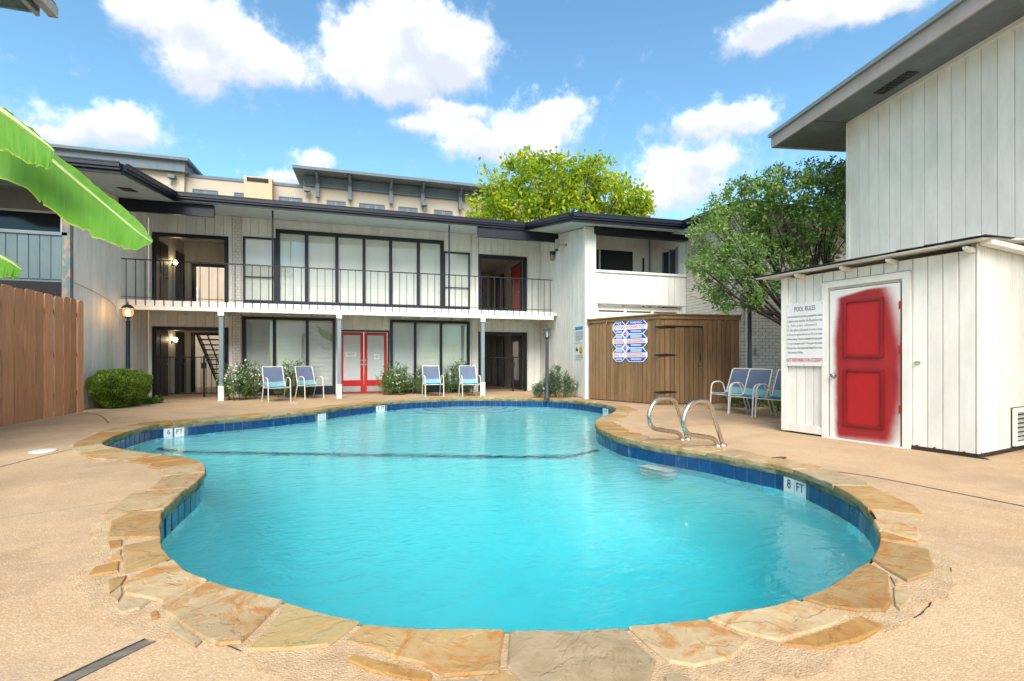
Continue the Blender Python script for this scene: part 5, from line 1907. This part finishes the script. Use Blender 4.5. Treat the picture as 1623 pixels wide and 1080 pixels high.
# notices on the end wall (they face -x)
n1 = thing('notice_sign', 'white rules notice with a blue heading on the wing wall', 'sign', (12.270, -3.490, 1.9))
MB().box(12.266, 12.277, -3.810, -3.190, 1.66, 2.17).build('plate', PAPER, n1)
MB().box(12.263, 12.266, -3.790, -3.210, 2.04, 2.14).build('heading_band', CYANINK, n1)
for j in range(9):
    z = 1.98 - j * .034
    MB().box(12.263, 12.266, -3.770 + (.2 if j == 8 else 0), -3.230, z, z + .014).build('print_line', GREYINK, n1)
n2 = thing('notice_sign', 'white notice with a yellow smiling face below the rules notice', 'sign', (12.270, -3.490, 1.4))
MB().box(12.266, 12.277, -3.810, -3.190, 1.16, 1.62).build('plate', PAPER, n2)
m = MB().tube([(12.266, -3.630, 1.42), (12.262, -3.630, 1.42)], .12, 20).build('yellow_disc', YELLOW, n2)
for y in (-3.670, -3.590):
    MB().tube([(12.263, y, 1.455), (12.260, y, 1.455)], .016, 8).build('eye', INK, n2)
MB().tube([(12.261, -3.630 + .07 * math.cos(a), 1.42 + .07 * math.sin(a)) for a in np.linspace(math.pi * 1.15, math.pi * 1.85, 9)], .006, 5).build('mouth', INK, n2)
MB().box(12.262, 12.266, -3.390, -3.270, 1.40, 1.48).box(12.262, 12.266, -3.430, -3.390, 1.42, 1.46).box(12.262, 12.266, -3.330, -3.290, 1.48, 1.53).build('camera_symbol', INK, n2)
for j, z in enumerate((1.25, 1.20)):
    MB().box(12.263, 12.266, -3.760, -3.240, z, z + .022).build('print_line', GREYINK, n2)

# ================================================================ octagon warning board on the enclosure
d = (P1 - P0) / np.linalg.norm(P1 - P0)
rzs = math.atan2(d[1], d[0])
nv = np.array((d[1], -d[0]))
sc0 = P0 + d * 1.42 + nv * .03
sg = thing('warning_sign', 'blue white and red octagon pool warning board on the wooden enclosure', 'sign', (*sc0, 1.64), rzs)


def octagon(w, h, cut):
    return [(-w / 2 + cut, -h / 2), (w / 2 - cut, -h / 2), (w / 2, -h / 2 + cut), (w / 2, h / 2 - cut), (w / 2 - cut, h / 2), (-w / 2 + cut, h / 2), (-w / 2, h / 2 - cut), (-w / 2, -h / 2 + cut)]


def flat(poly, cx, cz, y0, y1, mat, name, parent=None):
    m = MB().prism([(p[0], p[1]) for p in poly], 0, 1)
    m.v = [(cx + x, y1 if zz < .5 else y0, cz + yy) for x, yy, zz in m.v]
    return m.build(name, mat, parent or sg)


def band(w, h, cut, za, zb):
    """Slice of an octagon between two heights."""
    def hw(z):
        e = h / 2 - abs(z)
        return w / 2 if e >= cut else w / 2 - (cut - e)
    zs = sorted({za, zb, *[v for v in (h / 2 - cut, -h / 2 + cut) if za < v < zb]})
    return [(-hw(z), z) for z in zs] + [(hw(z), z) for z in zs[::-1]]


SW = 1.10
rows = (.37, 0, -.37)
SAYS = {(0, 0): ('NO', 'DIVING', ''), (0, 1): ('WARNING', 'NO LIFEGUARD ON DUTY', ''), (1, 0): ('', '', ''), (1, 1): ('', '', ''), (2, 0): ('', 'DIAL 911', ''), (2, 1): ('', '', '')}
PINKW = paint('white_sign_enamel', (.80, .80, .80), .35, .04, bump=0)
for r_, cz in enumerate(rows):
    for c_, (cx, w) in enumerate(((-.34, .42), (.20, .68))):
        h, cut = .375, .125
        pl = flat(octagon(w, h, cut), cx, cz, -.006, .004, PINKW, 'octagon_plate')
        w2, h2, cut2 = w - .035, h - .035, cut - .008
        flat(band(w2, h2, cut2, .062, h2 / 2), cx, cz, -.008, -.006, BLUEINK, 'blue_field', pl)
        flat(band(w2, h2, cut2, -h2 / 2, -.062), cx, cz, -.008, -.006, BLUEINK, 'blue_field', pl)
        top, mid, bot = SAYS[(r_, c_)]
        if top:
            text(pl, top, (cx, -.0095, cz + .112), .105, PINKW, (R(90), 0, 0), fit=(.15 if c_ == 0 else .36))
        else:
            for j in range(3):
                flat([(-w * .25, 0), (w * .25, 0), (w * .25, .014), (-w * .25, .014)], cx, cz + .085 + j * .026, -.0095, -.008, PINKW, 'print_line', pl)
        if mid:
            text(pl, mid, (cx, -.0085, cz), .13, REDINK, (R(90), 0, 0), fit=w * .9)
        else:
            for j in range(3):
                flat([(-w * .42, 0), (w * (.42 - .12 * (j == 2)), 0), (w * (.42 - .12 * (j == 2)), .016), (-w * .42, .016)], cx, cz - .04 + j * .03, -.0085, -.006, REDINK if j != 1 else paint('pale_red_print', (.70, .25, .22), .5, .1, bump=0), 'print_line', pl)
        for j in range(2):
            flat([(-w * .24, 0), (w * .24, 0), (w * .24, .013), (-w * .24, .013)], cx, cz - .105 - j * .028, -.0095, -.008, PINKW, 'print_line', pl)
for cz in (.185, -.185):
    dm = flat([(0, -.10), (.11, 0), (0, .10), (-.11, 0)], -.14, cz, -.012, -.007, PINKW, 'diamond_plate')
    flat([(-.07, .008), (.07, .008), (0, .075)], -.14, cz, -.014, -.012, REDINK, 'red_triangle', dm)
    flat([(-.07, -.008), (0, -.072), (.07, -.008)], -.14, cz, -.014, -.012, BLUEINK, 'blue_triangle', dm)

# ================================================================ pool rules board on the shed
SX = Vector((.426, -2.335)).normalized()
pr = thing('pool_rules_sign', 'white POOL RULES board screwed to the shed beside the red door', 'sign', (SA[0] + SX.x * .355, SA[1] + SX.y * .355, 1.54), shed.rotation_euler.z)
MB().box(-.285, .285, -.036, -.026, -.49, .48).build('board', paint('white_sign_board', (.76, .76, .74), .4, .05, bump=.03), pr)
NAVY = paint('navy_print', (.02, .03, .16), .5, .1, bump=0)
text(pr, 'POOL RULES', (.005, -.0375, .385), .105, NAVY, (R(90), 0, 0), fit=.32)
lines = ['1. An adult allowed but only when accompanied by a resident', '2. Swim at your own risk. No life guard on duty', '3. No pets allowed.', '4. No glass allowed in pool area',
         '5. Do not run against where it is or if it is not safely', '6. Persons under age 14 must be accompanied by their legal guardian', '7. In case of emergency dial 911 from gate entry phone',
         '8. Pool open 10 a.m. to 10 p.m. Sunday through Thursday 10 a.m. to 11 p.m.', 'Friday, Saturday and Holidays']
for j, s in enumerate(lines):
    wid = .54 if j not in (2, 8) else (.47 if j == 2 else .24)
    z = .275 - j * .0695
    text(pr, s, (0 if wid > .5 else -.27 + wid / 2 + (.01 if j == 8 else 0), -.0375, z), .060 if j in (1, 3) else .052, GREYINK, (R(90), 0, 0), fit=wid)
text(pr, 'NOT RESPONSIBLE FOR ACCIDENTS', (0, -.0375, -.40), .082, REDINK, (R(90), 0, 0), fit=.55)
for x, z in ((-.265, .45), (.265, .45), (-.265, -.465), (.265, -.465), (0, .46), (0, -.47)):
    MB().tube([(x, -.036, z), (x, -.040, z)], .007, 8).build('screw', STEELG, pr)
tw = MB().tube([(10.62, -12.42, .012), (10.72, -12.46, .02), (10.80, -12.44, .014)], [.012, .016, .010], 6).build('bark_scrap', paint('brown_bark_scrap', (.12, .06, .03), .9, .3))
tag(tw, 'small scrap of brown bark lying on the deck near the coping', 'bark')


# ================================================================ plants
HEDGE = leafmat('boxwood_leaves', ((.045, .105, .012), (.13, .24, .025), (.31, .42, .055)), .45, .25, 4)
OLEA = leafmat('oleander_leaves', ((.035, .085, .03), (.085, .17, .05), (.20, .30, .085)), .45, .25, 3)
OLEA2 = leafmat('oleander_grey_leaves', ((.045, .075, .04), (.10, .15, .08), (.20, .26, .14)), .45, .2, 3)
DARKLEAF = leafmat('dark_tree_leaves', ((.032, .085, .02), (.11, .22, .045), (.27, .38, .085)), .4, .28, 1.6)
GOLDLEAF = leafmat('yellow_green_leaves', ((.055, .16, .012), (.20, .35, .016), (.48, .50, .02)), .5, .40, .5)
BARK = paint('dark_bark', (.045, .035, .028), .9, .4, bump=.8)
PETAL = paint('white_petals', (.75, .72, .66), .6, .08, bump=0)
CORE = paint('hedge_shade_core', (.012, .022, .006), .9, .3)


def core_blob(parent, c, rx, ry, rz, mat, name='filler_core'):  # solid filler blob against see-through, the hedge's inner shade put into its colour
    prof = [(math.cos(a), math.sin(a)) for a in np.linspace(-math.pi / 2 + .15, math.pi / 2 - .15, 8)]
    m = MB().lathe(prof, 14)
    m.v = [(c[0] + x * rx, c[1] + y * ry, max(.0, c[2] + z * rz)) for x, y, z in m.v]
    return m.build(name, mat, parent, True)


# clipped hedge, wider at the top
hd = thing('clipped_hedge', 'rounded clipped boxwood hedge at the corner of the cedar fence', 'hedge', (.4, -2.85, 0))
n = 15000
u = rng.normal(size=(n, 3))
u /= np.linalg.norm(u, axis=1, keepdims=True)
e = 3.2
s = (np.abs(u) ** e).sum(1) ** (-1 / e)
q_ = u * s[:, None]
zn = (q_[:, 2] + 1) / 2
wid = .74 + .30 * np.clip(zn * 1.5, 0, 1)
depth = 1.02 - np.abs(rng.normal(0, .075, n))
lump = 1 + .05 * np.sin(q_[:, 0] * 6 + 2) * np.sin(q_[:, 1] * 7 + 1) + .035 * np.sin(q_[:, 2] * 9 + q_[:, 1] * 4)
base = np.stack([.40 + q_[:, 0] * .43 * wid * depth * lump, -2.86 + q_[:, 1] * .88 * wid * depth * lump, np.maximum(.015, .44 + q_[:, 2] * .43 * depth * lump)], 1)
dirn = u + rng.normal(0, .8, (n, 3)) + np.array((0, 0, .3))
link('foliage', leaf_mesh('foliage', HEDGE, base - np.array(rootoff(hd)), dirn, rng.uniform(.035, .062, n), rng.uniform(.02, .034, n)), hd)
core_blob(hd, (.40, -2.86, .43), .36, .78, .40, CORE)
for x, y in ((.3, -3.3), (.45, -2.9), (.4, -2.4)):
    MB().tube([(x, y, 0), (x + .02, y, .3)], .018, 6).build('stem', BARK, hd)


def oleander(cx, cy, rx, ry, h, n, label, flowers, mat=OLEA, lean=0.0):
    t = thing('oleander_bush', label, 'bush', (cx, cy, 0), group='flowering bushes against the building')
    ns = 46
    a = rng.uniform(0, 2 * math.pi, ns)
    rr = np.sqrt(rng.uniform(0, 1, ns))
    b0 = np.stack([rr * np.cos(a) * rx * .75, rr * np.sin(a) * ry * .75, np.zeros(ns)], 1)
    hh = h * (1 - .42 * rr ** 2) * rng.uniform(.72, 1.12, ns)
    tip = b0 * np.array((1.28, 1.28, 1)) + np.stack([rng.normal(0, .05, ns) + lean * hh, rng.normal(0, .05, ns), hh], 1)
    k = rng.integers(0, ns, n)
    tt = rng.uniform(.08, 1, n) ** .75
    base = b0[k] + (tip[k] - b0[k]) * tt[:, None] + rng.normal(0, .018, (n, 3))
    ang = rng.uniform(0, 2 * math.pi, n)
    dirn = np.stack([np.cos(ang), np.sin(ang), rng.uniform(-.35, 1.15, n)], 1) + (tip - b0)[k] * .5
    base[:, 2] = np.maximum(base[:, 2], .02)
    dirn[:, 2] = np.where(base[:, 2] < .12, np.abs(dirn[:, 2]), dirn[:, 2])
    link('foliage', leaf_mesh('foliage', mat, base, dirn, rng.uniform(.09, .16, n), rng.uniform(.014, .024, n), .12), t)
    m = MB()
    for i in range(0, ns, 2):
        m.tube([b0[i], (b0[i] + tip[i]) / 2 + rng.normal(0, .015, 3), tip[i]], [.009, .007, .003], 5)
    link('stems', m.mesh('stems', paint('green_stems', (.10, .11, .05), .7, .2)), t)
    if flowers:
        f = rng.integers(0, ns, flowers)
        ft = rng.uniform(.62, 1.05, flowers)
        fb = b0[f] + (tip[f] - b0[f]) * ft[:, None] + rng.normal(0, .05, (flowers, 3))
        m = MB()
        for p in fb:
            s_ = rng.uniform(.014, .026)
            nrm = Vector((rng.normal(0, .5), -1, rng.uniform(.1, .8))).normalized()
            t1 = nrm.cross(Vector((0, 0, 1))).normalized()
            t2 = nrm.cross(t1)
            c0 = Vector(p)
            for j in range(5):
                aa = 2 * math.pi * j / 5
                d1 = t1 * math.cos(aa) + t2 * math.sin(aa)
                d2 = t1 * math.cos(aa + .9) + t2 * math.sin(aa + .9)
                m.add([c0, c0 + d1 * s_ + nrm * .004, c0 + (d1 + d2) * s_ * .8 + nrm * .006, c0 + d2 * s_ + nrm * .004], [(0, 1, 2, 3)])
        link('flowers', m.mesh('flowers', PETAL), t)['kind'] = 'stuff'
    return t


oleander(2.72, -1.42, .72, .52, 1.06, 3600, 'large white-flowering oleander beside the first slate post', 150)
oleander(3.95, -.85, .66, .42, 1.05, 2600, 'oleander behind the two sling chairs under the blinds', 40)
oleander(7.02, -.75, .55, .42, 1.02, 2600, 'oleander standing just past the red doors', 45)
oleander(7.85, -.60, .36, .36, .86, 1400, 'small oleander between the red-door bush and the sling chair', 10)
oleander(9.12, -.72, .62, .40, 1.08, 2600, 'oleander behind the sling chair next to the dark passage', 14)
oleander(11.68, -3.30, .50, .40, .92, 2800, 'grey-green bush behind the slate lamp post at the white wing', 16, OLEA2)
oleander(11.12, -3.30, .28, .26, .50, 900, 'low grey bush at the foot of the slate lamp post', 10, OLEA2)
oleander(15.0, -7.2, .62, .40, .52, 1500, 'low green shrub behind the row of sling chairs', 0, OLEA)
oleander(14.95, -8.4, .40, .40, .46, 1100, 'low shrub half hidden by the shed behind the chairs', 0, HEDGE)
oleander(.74, -1.98, .26, .16, .13, 500, 'sprawling ground plant at the foot of the clipped hedge', 6, HEDGE)


def puffs_tree(name, label, base, puffs, n, mat, size, trunk_r, group=None):
    t = thing(name, label, 'tree', base, group=group)
    off = np.array(rootoff(t))
    P = np.array(puffs)
    w = P[:, 3] ** 2
    k = rng.choice(len(P), n, p=w / w.sum())
    u = rng.normal(size=(n, 3))
    u /= np.linalg.norm(u, axis=1, keepdims=True)
    rad = rng.uniform(.25, 1, n) ** .45 * (1 + rng.normal(0, .10, n))
    pos = P[k, :3] + u * (P[k, 3] * rad)[:, None] * np.array((1, 1, .88))
    # sprays: leaves gather in small tufts
    nt_ = n // 18
    tuft = pos[:nt_]
    kk = rng.integers(0, nt_, n)
    pos = np.where((rng.uniform(size=n) < .8)[:, None], tuft[kk] + rng.normal(0, size * .62, (n, 3)), pos)
    dirn = rng.normal(size=(n, 3)) + u * .5 + np.array((0, 0, -.15))
    link('crown', leaf_mesh('crown', mat, pos - off, dirn, rng.uniform(.7, 1.3, n) * size, rng.uniform(.7, 1.3, n) * size * .55, .2), t)
    m = MB()
    b = np.array(base, float)
    cen = P[:, :3].mean(0)
    fork = b + (cen - b) * np.array((.25, .25, .42))
    m.tube([b, b + (fork - b) * .5 + np.array((trunk_r, 0, 0)), fork], [trunk_r, trunk_r * .8, trunk_r * .62], 9)
    for p in P:
        mid = fork + (p[:3] - fork) * .55 + rng.normal(0, p[3] * .25, 3) + np.array((0, 0, -.12 * p[3]))
        m.tube([fork, mid, p[:3] + rng.normal(0, p[3] * .2, 3)], [trunk_r * .40, trunk_r * .22, trunk_r * .07], 6)
        for _ in range(2):
            e_ = p[:3] + rng.normal(0, p[3] * .5, 3)
            m.tube([mid, (mid + e_) / 2 + rng.normal(0, p[3] * .12, 3), e_], [trunk_r * .14, trunk_r * .09, trunk_r * .03], 5)
    m.build('trunk', BARK, t, True)
    return t


puffs_tree('shade_tree', 'dark green small-leaved tree between the brick wall and the shed', (15.55, -8.65, 0), DARK_PUFFS, 20000, DARKLEAF, .080, .10)
puffs_tree('shade_tree', 'tall yellow-green tree rising behind the roof of the white building', (17.5, 11.0, 0), GOLD_PUFFS, 15000, GOLDLEAF, .34, .28)


# ---- banana plant at the near left
def banana_material():
    q = Nodes('banana_leaf')
    uv = q.n('ShaderNodeUVMap')
    vein = q.noise(1.0, 4, .6, q.mapping(uv.outputs[0], (130, 2.0, 1)))
    broad = q.noise(1.0, 4, .6, q.mapping(uv.outputs[0], (14, 1.2, 1)))
    c = q.mix(q.rng(vein, .3, .7), (.045, .17, .008), (.10, .29, .016))
    c = q.mix(q.rng(broad, .3, .7, 0, .6), c, (.15, .34, .03))
    sep = q.n('ShaderNodeSeparateXYZ')
    q.l(uv.outputs[0], sep.inputs[0])
    rim = q.rng(q.math('ABSOLUTE', q.math('SUBTRACT', sep.outputs[1], .5)), .475, .5, 0, .85, True)
    c = q.mix(rim, c, (.50, .48, .05))
    spot = q.noise(1.0, 5, .7, q.mapping(uv.outputs[0], (26, 9, 1)))
    c = q.mix(q.rng(q.math('ADD', spot, q.math('MULTIPLY', rim, .16)), .66, .74, 0, .8, True), c, (.20, .13, .03))
    q.fin(c, .5, q.bump(vein, .3, .004), **{'Specular IOR Level': .4})
    tr = q.n('ShaderNodeBsdfTranslucent')
    q.l(q.mix(.5, c, (.26, .60, .025)), tr.inputs['Color'])
    ms = q.n('ShaderNodeMixShader')
    ms.inputs[0].default_value = .36
    q.l(q.b.outputs[0], ms.inputs[1])
    q.l(tr.outputs[0], ms.inputs[2])
    q.l(ms.outputs[0], q.out.inputs['Surface'])
    return q.m


BAN = banana_material()
STEMB = paint('banana_stem', (.34, .42, .16), .5, .25)
stem_base = Vector((2.69, -12.11, 0))
bn = thing('banana_plant', 'banana plant with broad bright green leaves arching in beside the pool', 'banana plant', stem_base)


def banana_leaf(stn):
    K = len(stn)
    A = np.array(stn)                     # stations x (mid, low, up) x 3
    dense = [catmull(A[:, j], .03, False) for j in range(3)]
    M = 70
    cur = []
    for d_ in dense:
        t = np.linspace(0, 1, len(d_))
        cur.append(np.stack([np.interp(np.linspace(0, 1, M), t, d_[:, c]) for c in range(3)], 1))
    mid, low, up = cur
    # the three lines are matched by station, not by length
    tk = np.linspace(0, 1, K)
    for j, arr in enumerate((mid, low, up)):
        src = A[:, j]
        ts = np.linspace(0, 1, M)
        sm = np.stack([np.interp(ts, tk, src[:, c]) for c in range(3)], 1)
        ker = np.array((1, 2, 3, 2, 1)) / 9
        pad = np.pad(sm, ((2, 2), (0, 0)), 'edge')
        sm = np.stack([np.convolve(pad[:, c], ker, 'valid') for c in range(3)], 1)
        sm[0], sm[-1] = src[0], src[-1]
        arr[:] = sm
    H = 9
    V, UV = [], []
    along = np.linspace(0, 1, M)
    for i in range(M):
        ax = (mid[min(i + 1, M - 1)] - mid[max(i - 1, 0)])
        row = []
        for side, mar in ((0, low), (1, up)):
            dv = mar[i] - mid[i]
            nrm = np.cross(ax, dv)
            nrm = nrm / (np.linalg.norm(nrm) + 1e-9)
            w = np.linalg.norm(dv)
            ks = range(H, 0, -1) if side == 0 else range(1, H + 1)
            pts = []
            for k in ks:
                u = k / H
                wav = .008 * math.sin(i * .33 + (2 if side else 0)) * u + .004 * math.sin(i * .9 + 1.1) * u * u
                ed = 1 + (.03 * math.sin(i * .23 + side) + .022 * math.sin(i * .61 + 2 * side) - (.10 if i in (23, 41, 42, 55) else 0)) * u
                p = mid[i] + dv * u * ed + nrm * (.07 * w * u * (1 - u) + wav * min(1, w / .15))
                pts.append((p, .5 - .5 * u if side == 0 else .5 + .5 * u))
            if side == 0:
                row += pts + [(mid[i], .5)]
            else:
                row += pts
        for p, v in row:
            V.append(tuple(p - np.array(stem_base)))
            UV.append((along[i], v))
    n = 2 * H + 1
    F = [(i * n + k, i * n + k + 1, (i + 1) * n + k + 1, (i + 1) * n + k) for i in range(M - 1) for k in range(n - 1)]
    me = bpy.data.meshes.new('leaf')
    me.from_pydata(V, [], F)
    uvl = me.uv_layers.new(name='UVMap')
    for lp in me.loops:
        uvl.data[lp.index].uv = UV[lp.vertex_index]
    me.materials.append(BAN)
    me.shade_smooth()
    o = link('leaf', me, bn)
    rad = np.linspace(.020, .004, M)
    mm = MB().tube([p - np.array(stem_base) for p in mid], list(rad), 6)
    link('midrib', mm.mesh('midrib', STEMB, True), o)
    top = Vector((rng.uniform(-.03, .03), rng.uniform(-.03, .03), 2.35))
    b0 = Vector(mid[0]) - stem_base
    mm = MB().tube(catmull([top - Vector((0, 0, .5)), top, (top + b0) / 2 + Vector((0, 0, .16)), b0], .06, False), .022, 7)
    link('petiole', mm.mesh('petiole', STEMB, True), o)


for key in 'ABC':
    banana_leaf(BANANA[key])
link('pseudostem', MB().lathe([(.13, 0), (.12, .4), (.10, 1.3), (.08, 2.0), (.05, 2.5), (.02, 2.62)], 14).mesh('pseudostem', STEMB, True), bn)

# ---------------------------------------------------------------- stretch lettering to its lines
bpy.context.view_layer.update()
for o, w in TEXTS:
    if o.dimensions.x > 1e-4:
        o.scale.x *= w / o.dimensions.x

dg = bpy.context.evaluated_depsgraph_get()
for o in [o for o in scene.objects if o.type == 'FONT']:
    me = bpy.data.meshes.new_from_object(o.evaluated_get(dg))
    n = link('lettering', me, o.parent, o.location, o.rotation_euler)
    n.scale = o.scale
    bpy.data.objects.remove(o)
